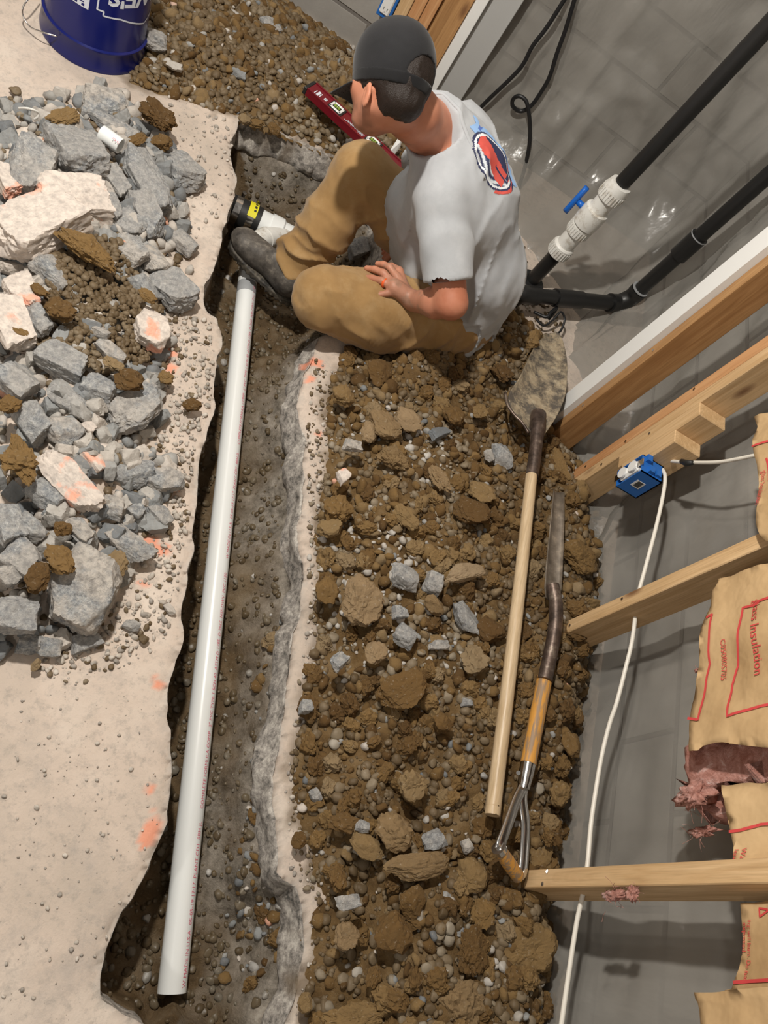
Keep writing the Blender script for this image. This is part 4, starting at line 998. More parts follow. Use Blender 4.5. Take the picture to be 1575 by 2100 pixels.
sheettext(tB, fB, 'War', (1527, 1741), .013, 1.09); sheettext(tB, fB, 'leav', (1513, 1744), .012, 1.09)
tC, fC = batt('insulation_batt', tuple(WX(1530, 1950, 1.12)), 'shaded kraft-faced batt with fire warning below the lowest stud',
   [(1514,1850),(2150,1850),(2150,2060),(1503,2042),(1515,1990),(1519,1940),(1516,1890)], 1.11, 45)
redlines(tC, fC, [[(1511,2018),(1545,2015),(1640,2012)]], X=1.11)
sheettext(tC, fC, 'ing: will burn. Do not', (1532, 1885), .0115, 1.11, xs=.9); sheettext(tC, fC, 'exposed.', (1520, 1890), .013, 1.11)
redlines(tC, fC, [[(1575,1865),(1556,1862),(1558,1880),(1578,1866)]], .003, X=1.11)
tD, fD = batt('insulation_batt', tuple(WX(1500, 2070, 1.07)), 'folded kraft paper batt in the bottom right corner',
   [(1434,2040),(1575,2036),(2150,2036),(2150,2300),(1445,2300),(1449,2100),(1447,2064)], 1.05, 57)
tE, fE = batt('insulation_batt', tuple(WX(1560, 1000, 1.05)), 'kraft-faced batt with red lettering in the upper bay at the right edge',
   [(1545,850),(2150,790),(2150,1110),(1575,1112),(1562,1104),(1560,1080),(1562,1050),(1556,1000),(1548,935),(1547,900),(1553,876)], 1.05, 61)
redlines(tE, fE, [[(1546,918),(1575,907),(1620,895)], [(1570,938),(1578,985)]])
sheettext(tE, fE, 'glass Insulation', (1560, 965), .017, 1.05)
# pink fluff tufts
def fluff(px, py, X, size, seed, label):
    c0 = WX(px, py, X); v, f = ICO[3]; s = v*(1+.5*fbm(v, 2.5, 4, seed, .7))[:, None]*np.array(size)
    return tag(obj('insulation_tuft', mesh('insulation_tuft', s, f, True), M['pink'], loc=c0), label, 'insulation tuft')
def fibres(root_pos, n, L, seed, mt='pink'):
    r = np.random.RandomState(seed); mb = MB()
    for i in range(n):
        p = r.normal(size=3)*np.array([.2,1,1])*L*.35; d = unit(r.normal(size=3)); d2 = unit(r.normal(size=3))
        mb.tube([p, p+d*L*.4, p+d*L*.7+d2*L*.25], .0004, 4, cap=False)
    return mb.mesh('fibres', True)
for px, py, X, sz, sd, lb in [(1425,1630,1.09,(.014,.02,.035),3,'pink fibreglass tuft hanging toward the plastic above the lowest stud'),(1262,1836,1.066,(.006,.009,.028),5,'whitish fluff caught on the lowest stud, left one'),
                              (1297,1832,1.066,(.007,.013,.013),7,'pink fluff caught on the lowest stud, right one'),(1440,1705,1.15,(.006,.008,.03),9,'thin white fluff strand above the lowest stud'),(1430,1375,1.08,(.004,.004,.006),11,'tiny fluff dot beside the printed batt edge')]:
    o = fluff(px, py, X, sz, sd, lb); k = obj('loose_fibres', fibres(None, 16, sz[2]*1.3, sd), M['pink'], o)

# ================================================================== BLACK PIPES
V1 = W(1088, 578, 0)
def ring(x, y, prof, n=40):
    """profile [(z, r)] round a vertical axis"""
    v = []; f = []
    for z, r_ in prof:
        for k in range(n): a = 2*math.pi*k/n; v.append((x + r_*math.cos(a), y + r_*math.sin(a), z))
    for i in range(len(prof)-1):
        for k in range(n): f.append((i*n+k, i*n+(k+1) % n, (i+1)*n+(k+1) % n, (i+1)*n+k))
    f.append(tuple(range(n))[::-1]); f.append(tuple((len(prof)-1)*n + k for k in range(n)))
    return autosmooth(mesh('ring', v, f))
t = thing('drain_riser', (V1[0], V1[1], 0), 'black vertical pipe with a white ball valve standing behind the man', 'pipe')
x, y = V1[:2]
child('lower_pipe', ring(x, y, [(-.03,.026),(.22,.026)]), M['black'], t)
child('upper_pipe', ring(x, y, [(.45,.026),(1.75,.026)]), M['black'], t)
child('floor_collar', ring(x, y, [(0,.052),(.008,.052),(.012,.047),(.012,.03)]), M['rubber'], t)
vb = child('valve_body', ring(x, y, [(.155,.030),(.16,.041),(.20,.041),(.205,.037),(.206,.033),(.262,.033),(.264,.041),(.30,.041),(.302,.034),(.306,.034),(.308,.045),(.325,.046),(.36,.046),(.375,.044),(.377,.035),(.385,.034),(.425,.034),(.428,.043),(.47,.043),(.49,.038),(.492,.026)]), M['pvcdirty'], t)
for zz, rr, n_, h_ in [(.165,.0415,26,.03),(.268,.0415,26,.028),(.432,.0435,26,.032)]:
    rb = MB()
    for k in range(n_):
        a = 2*math.pi*k/n_; c_, s_ = math.cos(a), math.sin(a); px_, py_ = x+rr*c_, y+rr*s_
        rb.add([(px_ - s_*.0018 , py_ + c_*.0018, zz), (px_ + s_*.0018, py_ - c_*.0018, zz), (px_ + s_*.0018, py_ - c_*.0018, zz+h_), (px_ - s_*.0018, py_ + c_*.0018, zz+h_),
                (px_ - s_*.001 + c_*.002, py_ + c_*.001 + s_*.002, zz), (px_ + s_*.001 + c_*.002, py_ - c_*.001 + s_*.002, zz), (px_ + s_*.001 + c_*.002, py_ - c_*.001 + s_*.002, zz+h_), (px_ - s_*.001 + c_*.002, py_ + c_*.001 + s_*.002, zz+h_)],
               [(4,5,6,7),(0,4,7,3),(1,2,6,5),(0,1,5,4),(3,7,6,2)])
    child('grip_ribs', rb.mesh(), M['pvcdirty'], vb)

# lever: out on the -X / +Y side
ld = unit([-.93, .36, 0]); up_ = np.array([0, 0, 1.]); sd_ = np.cross(ld, up_)
hb = np.array([x, y, .345]) + ld*.040
lev = child('valve_lever', MB().tube([hb, hb+ld*.028], [.012,.010], 16).mesh(smooth=True), M['bluelever'], t)
hh = hb + ld*.036
def blade_(c, a, b, n_, La, wa, th):
    mb = MB(); pts = []
    for s, w_ in [(-1,.5),(-.8,.85),(-.3,.8),(0,1.0),(.3,.8),(.8,.85),(1,.5)]: pts.append((c + a*s*La, (th, wa*w_)))
    mb.tube([p for p, _ in pts], [r_ for _, r_ in pts], 14, up=n_); return mb.mesh(smooth=True)
child('lever_wing', blade_(hh, unit(up_*.98 + sd_*.2), sd_, ld, .052, .020, .010), M['bluelever'], lev)
# second pipe: low offset run, elbow, riser
a = W(1068, 604, .075); b = W(1262, 622, .085); 
t = thing('drain_offset_pipe', tuple(a), 'black pipe lying low then bending up to the right, in front of the plastic', 'pipe')
eX, eY = W(1292, 610, .1)[:2]
child('horizontal_run', MB().tube([a, a+(b-a)*.95], .028, 28).mesh(smooth=False) and autosmooth(MB().tube([a, b], .027, 28).mesh()), M['black'], t)
dirh = unit(b-a); 
child('bend', autosmooth(MB().tube(cr_spline([a+(b-a)*.02 - dirh*.03 + [0,0,-.03], a, a+(b-a)*.10, a+(b-a)*.16], 6), .033, 28).mesh()), M['black'], t)
child('coupling', autosmooth(MB().tube([a+(b-a)*.34, a+(b-a)*.52], .0325, 28).mesh()), M['black'], t)
child('coupling', autosmooth(MB().tube([a+(b-a)*.52, a+(b-a)*.62], .0315, 28).mesh()), M['black'], t)
rz = np.array([b[0]+dirh[0]*.045, b[1]+dirh[1]*.045, 0])
e_ = cr_spline([b - dirh*.03, b, b + dirh*.025 + [0,0,.012], [rz[0], rz[1], b[2]+.045], [rz[0], rz[1], b[2]+.085]], 6)
child('elbow', autosmooth(MB().tube(e_, [.035]*8 + [.033]*(len(e_)-12) + [.035]*4, 28).mesh()), M['black'], t)
child('riser', autosmooth(MB().tube([[rz[0], rz[1], b[2]+.06], [rz[0], rz[1], 1.9]], .026, 28).mesh()), M['black'], t)
child('coupling', autosmooth(MB().tube([[rz[0], rz[1], .36], [rz[0], rz[1], .46]], .033, 28).mesh()), M['black'], t)
for zz in (.455, b[2]+.088): child('glue_line', autosmooth(MB().tube([[rz[0], rz[1], zz], [rz[0], rz[1], zz+.004]], .0340, 28).mesh()), M['pvcgrey'], t)
cable('floor_wire', [W(x, y, z) for x, y, z in [(1100,655,.03),(1115,668,.03),(1135,655,.05),(1150,640,.07),(1158,655,.06),(1150,678,.04),(1135,690,.03)]], .004, 'blackpvc', 'thin dark wire curling under the low black pipe', 'wire')
cable('floor_wire', [W(x, y, z) for x, y, z in [(1095,640,.03),(1120,650,.05),(1130,640,.06),(1142,632,.06),(1125,655,.03)]], .006, 'blackpvc', 'thick black wire stub under the low black pipe', 'wire')

# ================================================================== LONG WHITE PIPE AND FITTINGS
pt_, pb_ = W(511, 545, -.165), W(352, 2036, -.20)
t = thing('white_drain_pipe', tuple((pt_+pb_)/2), 'long white plastic drain pipe lying in the trench', 'pipe')
def hollow(a, b, ro, ri, n=40):
    a, b = np.array(a), np.array(b); mb = MB(); T = unit(b-a); u = unit(np.cross(T, [0, 0, 1.])); w_ = np.cross(T, u); v = []
    for p, r_ in ((a, ri), (a, ro), (b, ro), (b, ri)):
        for k in range(n): an = 2*math.pi*k/n; v.append(p + u*r_*math.cos(an) + w_*r_*math.sin(an))
    f = []
    for i in range(4):
        for k in range(n): f.append((i*n+k, i*n+(k+1) % n, ((i+1) % 4)*n+(k+1) % n, ((i+1) % 4)*n+k))
    return autosmooth(mesh('pipe', v, f))
PR = .0302
child('pipe_wall', hollow(pb_, pt_, PR, .026), M['pvc'], t)
ax = unit(pt_-pb_)
band = W(509, 596, -.168); tt = (band-pb_) @ ax
child('primer_band', hollow(pb_+ax*(tt-.022), pb_+ax*(tt+.02), PR+.0004, PR-.001), M['pvcgrey'], t)
# print along the pipe, read from the open end upwards, tops to the left
u_ = ax; s_ = unit(np.cross(ax, [0, 0, 1.])); nz = np.cross(s_, ax)      # s_ points to +X side
L_ = np.linalg.norm(pt_-pb_)
line = '  W MADE IN U.S.A.  05-05-19 17:17  PLANT CD1  8BH JL       COMPLETE FORMULA COMP.  2" PVC TYPE 1 SCH 40  ASTM D 1785  D 2665  NSF-DWV  PVC 1120  '
half_ = (L_ - .07)/2
for kq in range(2):
  me, Pt = text_mesh(line.strip(), .014, None, 'ink_pink'); Pt = Pt.copy(); Pt[:, 0] *= (half_-.04)/Pt[:, 0].max(); Pt[:, 0] += kq*half_
  th_ = math.radians(37) - (Pt[:, 1]-.005)/PR      # angle from the top towards +X; letters tops away
  Wp = pb_ + ax*(Pt[:, :1]+.01) + (s_*np.sin(th_)[:, None] + nz*np.cos(th_)[:, None])*(PR+.0005)
  me.vertices.foreach_set('co', Wp.astype(np.float32).ravel()); me.materials.clear(); me.materials.append(M['ink_pink']); me.update()
  child('printed_line', me, M['ink_pink'], t)
# fittings in the hole
ca, cb = W(474, 427, -.19), W(600, 492, -.20); axc = unit(cb-ca); LL = np.linalg.norm(cb-ca)
t = thing('wye_fitting', tuple(cb), 'white wye fitting with bushing joined to the black coupling in the hole', 'pipe fitting')
A = lambda q: ca + axc*LL*q
child('bushing', autosmooth(MB().tube([A(.42), A(.62)], .046, 32).mesh()), M['pvc'], t)
child('hub', autosmooth(MB().tube([A(.60), A(.78), A(.80)], [.051,.051,.047], 32).mesh()), M['pvc'], t)
child('body', autosmooth(MB().tube([A(.78), A(1.35)], .044, 32).mesh()), M['pvc'], t)
e0 = A(.97); e1 = W(548, 488, -.165); e2 = W(521, 505, -.16); e3 = W(513, 548, -.165)
el = cr_spline([e0, e1, e2, e3], 8)
child('branch_elbow', autosmooth(MB().tube(el, .034, 32).mesh()), M['pvcdirty'], t)
child('elbow_bead', autosmooth(MB().tube(el[8:10], .037, 32).mesh()), M['pvcdirty'], t)
child('elbow_bead', autosmooth(MB().tube(el[15:17], .036, 32).mesh()), M['pvc'], t)
t = thing('rubber_coupling', tuple(ca), 'black rubber coupling with steel bands and yellow label at the slab edge', 'pipe coupling')
child('sleeve', autosmooth(MB().tube([A(-.15), A(.30), A(.43)], [.046,.050,.050], 32).mesh()), M['rubber'], t)
for q in (.02, .24): 
    bd = child('steel_band', autosmooth(MB().tube([A(q), A(q+.10)], .0515, 32).mesh()), M['steel'], t)
upc = unit(np.array([0, 0, 1.]) - axc*axc[2]); sdc = np.cross(axc, upc)
def wrap(q0, q1, a0, a1, r_, n=14):
    v = []; 
    for k in range(n+1):
        an = a0+(a1-a0)*k/n; d_ = upc*math.cos(an) + sdc*math.sin(an); v += [A(q0)+d_*r_, A(q1)+d_*r_]
    return mesh('wrap', v, [(2*k, 2*k+1, 2*k+3, 2*k+2) for k in range(n)], True)
lab = child('yellow_label', wrap(.225, .355, -1.15, .75, .0525), M['yellow'], t)
for k in range(5): child('label_print', wrap(.30, .335, -1.0+.3*k, -.85+.3*k+.05*(k % 2), .0529, 3), M['ink_black'], lab)
for q in (.10, .34):
    p = A(q) + sdc*(-.02) + upc*.055; d_ = sdc
    sg = 1 if (A(q)+sdc)[1] > A(q)[1] else -1
    p = A(q) + sdc*sg*.052 + upc*.025
    child('clamp_screw', MB().tube([p - upc*.012, p+upc*.016], [.006,.0075], 8).mesh(), M['steel'], t)

# pipe offcut, curl, shard on the rubble
a, b = W(208, 272, .13), W(247, 300, .13)
t = thing('pipe_offcut', tuple(a), 'short white plastic pipe offcut lying on top of the rubble', 'pipe offcut')
child('ring', hollow(a, b, .021, .017), M['pvc'], t)
axo = unit(b-a)
flat_text('PVC', .012, W(236, 290, .153), axo, unit(np.cross([0,0,1.], axo)), (0, 0, 1), 'ink_pink', t, center=True)
cable('plastic_shaving', [W(x, y, z) for x, y, z in [(38,222,.08),(55,222,.10),(70,226,.10),(79,232,.09),(77,240,.08),(70,244,.07)]], .003, 'pvcdirty', 'curled white plastic shaving at the upper left of the rubble', 'plastic scrap')
sh = [W(815, 285, .12), W(822, 288, .12), W(818, 302, .10), W(803, 322, .08), W(797, 322, .08), W(800, 308, .1)]
t = obj('white_shard', mesh('white_shard', sh, [(0,1,2,3,4,5)]), M['white']); md = t.modifiers.new('s', 'SOLIDIFY'); md.thickness = .006; tag(t, 'white plastic shard beside the level under the chin', 'plastic scrap')

# ================================================================== LEVEL
a, b = W(640, 176, .125), W(815, 338, .125); u = unit(b-a); nz = np.array([0, 0, 1.]); s = unit(np.cross(nz, u))   # s: away side
LE = .46; t = thing('spirit_level', tuple(a), 'dark red box spirit level lying on the gravel beside the man', 'spirit level')
def lb(l0, l1, s0, s1, z0, z1, bev=0): return MB().box((l0, s0, z0), (l1, s1, z1), frame(a, u, s, nz), bev)
child('body', lb(0, LE, -.029, .029, -.026, 0, .0012).mesh(), M['red'], t)
child('end_cap', lb(-.012, .0, -.0295, .0295, -.0265, .0005, .002).mesh(), M['rubber'], t)
child('rail', lb(0, LE, .024, .030, -.001, .003).mesh(), M['red'], t); child('rail', lb(0, LE, -.030, -.024, -.001, .003).mesh(), M['red'], t)
for q in (.085, .245):
    f_ = child('vial_frame', lb(q-.004, q+.052, -.023, .023, .0005, .003).mesh(), M['rubber'], t)
    wv = MB().box((q, -.019, .003), (q+.046, -.010, .006), frame(a, u, s, nz), .002).box((q, .010, .003), (q+.046, .019, .006), frame(a, u, s, nz), .002).box((q, -.019, .003), (q+.008, .019, .006), frame(a, u, s, nz), .002).box((q+.038, -.019, .003), (q+.046, .019, .006), frame(a, u, s, nz), .002)
    child('white_frame', wv.mesh(), M['white'], t)
    c0 = a + u*(q+.012) + nz*.005; vv = child('vial', MB().tube([c0, c0+u*.022], .0058, 14).mesh(smooth=True), M['green'], t)
    child('vial_ring', MB().tube([c0+u*.007, c0+u*.009], .0061, 14).mesh(smooth=True), M['ink_black'], vv); child('vial_ring', MB().tube([c0+u*.013, c0+u*.015], .0061, 14).mesh(smooth=True), M['ink_black'], vv)
# lettering: a plain italic script word with a lightning-like underline, and the small end marks
flat_text('Milwaukee', .020, a + u*.235 - s*.006 + nz*.001, -u, -s, nz, 'ink_white', t, name='brand_script', xs=.85, shear=.4)
ul = [a+u*.235-s*.008, a+u*.19-s*.0115, a+u*.20-s*.010, a+u*.15-s*.016]; child('underline', quadstrip([p+nz*.0016 for p in ul], .002, nz), M['ink_white'], t)
for q, s0, s1, l in [(.022,-.020,.000,.003),(.030,-.020,.005,.009),(.042,-.018,.004,.003),(.058,-.012,.0,.011)]: child('end_mark', lb(q, q+l, s0, s1, .0003, .0009).mesh(), M['ink_white'], t)
flat_text('16', .008, a + u*.0695 - s*.003 + nz*.0008, -u, -s, nz, 'ink_black', t)

# ================================================================== BUCKET (upside down, mouth on the slab)
BX, BY, RT, RB, BH = -.84, 2.22, .150, .131, .37
def bprof(z): return RT-.006 - (RT-.006-RB)*max(0, z-.0)/BH
t = thing('bucket', (BX, BY, 0), 'dark blue plastic bucket standing upside down on the slab', 'bucket')
pr = [(.001,.148),(.001,.1525),(.010,.1535),(.014,.1525),(.060,.1500),(.064,.1520),(.070,.1520),(.073,.1455),(.085,.1440),(.30,.134),(.355,.131),(.368,.127),(.37,.115),(.366,.112),(.366,.0)]
child('shell', ring(BX, BY, pr, 96), M['blue'], t)
def onb(ang, z, off=.0008): r_ = np.interp(z, [.085,.355], [.1440,.131]) + off; return np.array([BX + r_*math.cos(ang), BY + r_*math.sin(ang), z])
def bang(px, py):   # angle and height of a photo point on the bucket wall
    best = None
    for zz in np.linspace(.06, .36, 61):
        p = W(px, py, zz)
        d = abs(math.hypot(p[0]-BX, p[1]-BY) - (np.interp(zz, [.085,.355], [.1440,.131])))
        if best is None or d < best[0]: best = (d, math.atan2(p[1]-BY, p[0]-BX), zz)
    return best[1], best[2]
a1, z1 = bang(229, 12)
me, Pb = text_mesh("LOWE'S", .074, None, 'ink_white', bold=.0022); Pb = Pb.copy(); Pb[:, 0] *= 1.0; wd_ = Pb[:, 0].max()
# upside down: text runs towards smaller angle reversed, letter tops point down
Wb = np.array([onb(a1 + (wd_ - p[0] - .012)/.14, z1 + .052 - p[1], .0012) for p in Pb])
for k in range(1): me.vertices.foreach_set('co', Wb.astype(np.float32).ravel()); me.materials.clear(); me.materials.append(M['ink_white']); me.update()
child('lettering', me, M['ink_white'], t)
def bline(pts, w_):
    P = []
    for (x0, y0), (x1, y1) in zip(pts[:-1], pts[1:]):
        for k in range(8): P.append((x0+(x1-x0)*k/8, y0+(y1-y0)*k/8))
    P.append(pts[-1]); V = []; f = []
    for i, p in enumerate(P):
        q0, q1 = P[max(i-1, 0)], P[min(i+1, len(P)-1)]; tx, ty = q1[0]-q0[0], q1[1]-q0[1]; l = math.hypot(tx, ty) + 1e-9; nx, ny = -ty/l*w_/2, tx/l*w_/2
        for s_ in (-1, 1): V.append(onb(a1 + (p[0]+s_*nx)/.14, z1 + p[1] + s_*ny, .0012))
    for i in range(len(P)-1): f.append((2*i, 2*i+1, 2*i+3, 2*i+2))
    return mesh('line', V, f, True)
child('logo_outline', bline([(-.036,.12),(-.036,-.022),(-.018,-.022),(-.018,-.034),(.03,-.034),(.12,-.06),(.21,-.034),(.26,-.034),(.26,-.022),(.28,-.022),(.28,.12)], .0045), M['ink_white'], t)
# white label panel with small print
def bpatch(x0, x1, y0, y1, mt, off, nm='label', slant=0, root=None):
    V = []; n = 10
    for i in range(n+1):
        for yy in (y0, y1): V.append(onb(a1 + (x0+(x1-x0)*i/n)/.14, z1 + yy - slant*(i/n), off))
    return child(nm, mesh('p', V, [(2*i, 2*i+2, 2*i+3, 2*i+1) for i in range(n)], True), M[mt], root or t)
lab = bpatch(-.125, -.058, -.035, .02, 'ink_white', .001, slant=0)
for k in range(4): bpatch(-.118, -.072, .012-.011*k, .015-.011*k, 'blue', .0016, 'small_print', root=lab)
for k in range(3): bpatch(-.118+.02*k, -.110+.02*k, -.031, -.024, 'blue', .0016, 'small_print', root=lab)
child('logo_ring', bline([(-.092+.022*math.cos(q), .050+.022*math.sin(q)) for q in np.linspace(0, 6.3, 12)], .003), M['ink_white'], t)
# bail handle
e1 = W(108, 75, .055); ear = np.array([BX, BY, .05]) + unit([e1[0]-BX, e1[1]-BY, 0])*.155
hb_ = cr_spline([ear, W(85, 65, .045), W(62, 55, .03), W(48, 35, .04), W(47, 15, .06), W(60, -5, .08), W(80, -30, .08)], 8)
child('bail_handle', MB().tube(hb_, .0022, 8).mesh(smooth=True), M['steel'], t)

# ================================================================== SHOVELS
# round point shovel: handle, socket, blade
h0, h1 = W(1012, 1655, .165), W(1090, 975, .182); u = unit(h1-h0)
t = thing('round_point_shovel', tuple(h0), 'long-handled round point shovel with a pale ash handle lying on the mound', 'shovel')
hp = cr_spline([h0 - u*.006, h0 + u*.002, h0 + u*.02, h0 + (h1-h0)*.5 + [0,0,.004], h1], 8)
hr = [np.interp(i/(len(hp)-1), [0,.12,.25,.6,1], [.008,.0165,.018,.0175,.0165]) for i in range(len(hp))]
child('handle', autosmooth(MB().tube(hp, hr, 24).mesh(), 50), M['handle'], t)
s1, s2, s3 = W(1092, 972, .180), W(1098, 925, .188), W(1102, 880, .188)
child('socket', autosmooth(MB().tube(cr_spline([s1 - u*.01, s1, s2, s3, W(1104, 850, .178)], 5), [.019]*6 + [.0185]*6 + [.019,.02,.022,.024,.024,.024,.024,.024,.024], 20).mesh(), 50), M['rust'], t)
def blade_mesh():
    rows = [  # photo left edge, right edge, height
     ((1108,690),(1150,688),.035),((1098,705),(1156,705),.045),((1083,735),(1163,735),.07),((1070,765),(1164,765),.09),((1055,790),(1162,792),.105),((1040,808),(1159,815),.115),((1043,832),(1150,838),.122),((1058,852),(1140,858),.128),((1075,868),(1128,876),.134),((1088,888),(1116,893),.14)]
    V = []; n = 15
    rows = [((1118,682),(1142,681),.03)] + rows
    for (a_, b_, z_) in rows:
        A_, B_ = W(*a_, z_+.045), W(*b_, z_+.045)
        for k in range(n+1):
            q = k/n; p = A_ + (B_-A_)*q; c_ = 4*q*(1-q); mid = math.exp(-((q-.5)/.10)**2) * np.interp(z_, [.09,.14], [0,1])
            V.append(p + [0, 0, -.026*c_*np.interp(z_, [.03,.1,.14], [.4,1,.3]) + .012*mid])
    f = [(i*(n+1)+k, i*(n+1)+k+1, (i+1)*(n+1)+k+1, (i+1)*(n+1)+k) for i in range(len(rows)-1) for k in range(n)]
    return mesh('blade', V, f, True)
b_ = child('blade', blade_mesh(), M['blade'], t); md = b_.modifiers.new('sub', 'SUBSURF'); md.levels = 2; md.render_levels = 2; md = b_.modifiers.new('s', 'SOLIDIFY'); md.thickness = .003
st = cr_spline([W(1036, 806, .165), W(1041, 830, .171), W(1054, 850, .175), W(1070, 866, .181), W(1084, 888, .186)], 6)
child('foot_step', MB().tube(st, .0045, 10).mesh(smooth=True), M['rust'], t)

t = thing('trench_spade', tuple(W(1105, 1390, .16)), 'narrow dirty trench spade with orange worn wood and metal D-grip', 'spade')
rows = [((1135,1003),(1158,1010),.175),((1130,1050),(1158,1060),.18),((1124,1110),(1156,1120),.183),((1119,1160),(1154,1170),.185),((1116,1205),(1152,1208),.187),((1118,1225),(1147,1230),.187)]
V = []; n = 8
for (a_, b_, z_) in rows:
    A_, B_ = W(*a_, z_), W(*b_, z_)
    for k in range(n+1): q = k/n; V.append(A_ + (B_-A_)*q + [0, 0, -.014*4*q*(1-q)])
b_ = child('blade', mesh('blade', V, [(i*(n+1)+k, i*(n+1)+k+1, (i+1)*(n+1)+k+1, (i+1)*(n+1)+k) for i in range(len(rows)-1) for k in range(n)], True), M['bladesteel'], t)
md = b_.modifiers.new('s', 'SOLIDIFY'); md.thickness = .003
sk = cr_spline([W(1133,1200,.185), W(1140,1240,.188), W(1138,1290,.186), W(1127,1350,.18), W(1117,1395,.178)], 6)
child('socket', autosmooth(MB().tube(sk, [.018]*6+[.0185]*(len(sk)-6), 20).mesh(), 50), M['rust'], t)
w0, w1 = W(1117, 1390, .17), W(1083, 1567, .175); uw = unit(w1-w0)
child('wood_shaft', autosmooth(MB().tube([w0, w1], [.0195, .019], 24).mesh(), 50), M['grip'], t)
gl, gr_ = W(1024, 1742, .205), W(1062, 1797, .165)
child('ferrule', autosmooth(MB().tube([w1 - uw*.004, w1 + uw*.03, w1+uw*.06], [.0185,.017,.014], 20).mesh(), 50), M['steel'], t)
f0 = w1 + uw*.05
k1 = cr_spline([f0, W(1060, 1640, .185), W(1042, 1690, .20), W(1028, 1728, .208), gl], 7)
k2 = cr_spline([f0, W(1072, 1640, .175), W(1078, 1690, .168), W(1076, 1740, .165), W(1072, 1785, .165), gr_], 7)
for kk, nm in ((k1, 'yoke_arm'), (k2, 'yoke_arm')):
    child(nm, MB().tube(kk, [(.0048, .0125)]*len(kk), 14, up=(0, 0, 1)).mesh(smooth=True), M['steel'], t)
k3 = cr_spline([f0, W(1066, 1640, .182), W(1060, 1700, .178), W(1058,1745,.172)], 7)
ug = unit(gr_-gl)
child('grip', autosmooth(MB().tube([gl+ug*.004, gl+(gr_-gl)*.5, gr_+ug*.002], [.0145,.016,.0145], 22).mesh(), 50), M['grip'], t)
child('end_rivet', MB().tube([gl-ug*.006, gl+ug*.005], [.0155,.0165], 20).mesh(), M['steel'], t)
child('end_rivet', MB().tube([gl-ug*.010, gl-ug*.004], [.005,.006], 14).mesh(), M['steel'], t)
child('shaft_rivet', MB().tube([W(1063,1585,.19), W(1063,1585,.198)], .005, 12).mesh(), M['steel'], t)
# ================================================================== THE SEATED MAN
def smin(a, b, k): h = np.clip(.5 + .5*(b-a)/k, 0, 1); return b*(1-h) + a*h - k*h*(1-h)
def smax(a, b, k): return -smin(-a, -b, k)
def cone(P, a, b, r1, r2):
    a, b = np.array(a, float), np.array(b, float); e = b-a; wv = P-a; t = np.clip((wv@e)/(e@e), 0, 1)
    return np.linalg.norm(wv - t[..., None]*e, axis=-1) - (r1 + (r2-r1)*t)
def ell(P, c, r, R=None):
    q = P - np.array(c, float)
    if R is not None: q = q @ np.array(R).T
    r = np.array(r, float); k0 = np.linalg.norm(q/r, axis=-1); k1 = np.linalg.norm(q/(r*r), axis=-1)
    return k0*(k0-1)/np.maximum(k1, 1e-9)
def chain(P, pts, rs, k=.02):
    d = None
    for a, b, r1, r2 in zip(pts[:-1], pts[1:], rs[:-1], rs[1:]):
        c_ = cone(P, a, b, r1, r2); d = c_ if d is None else smin(d, c_, k)
    return d
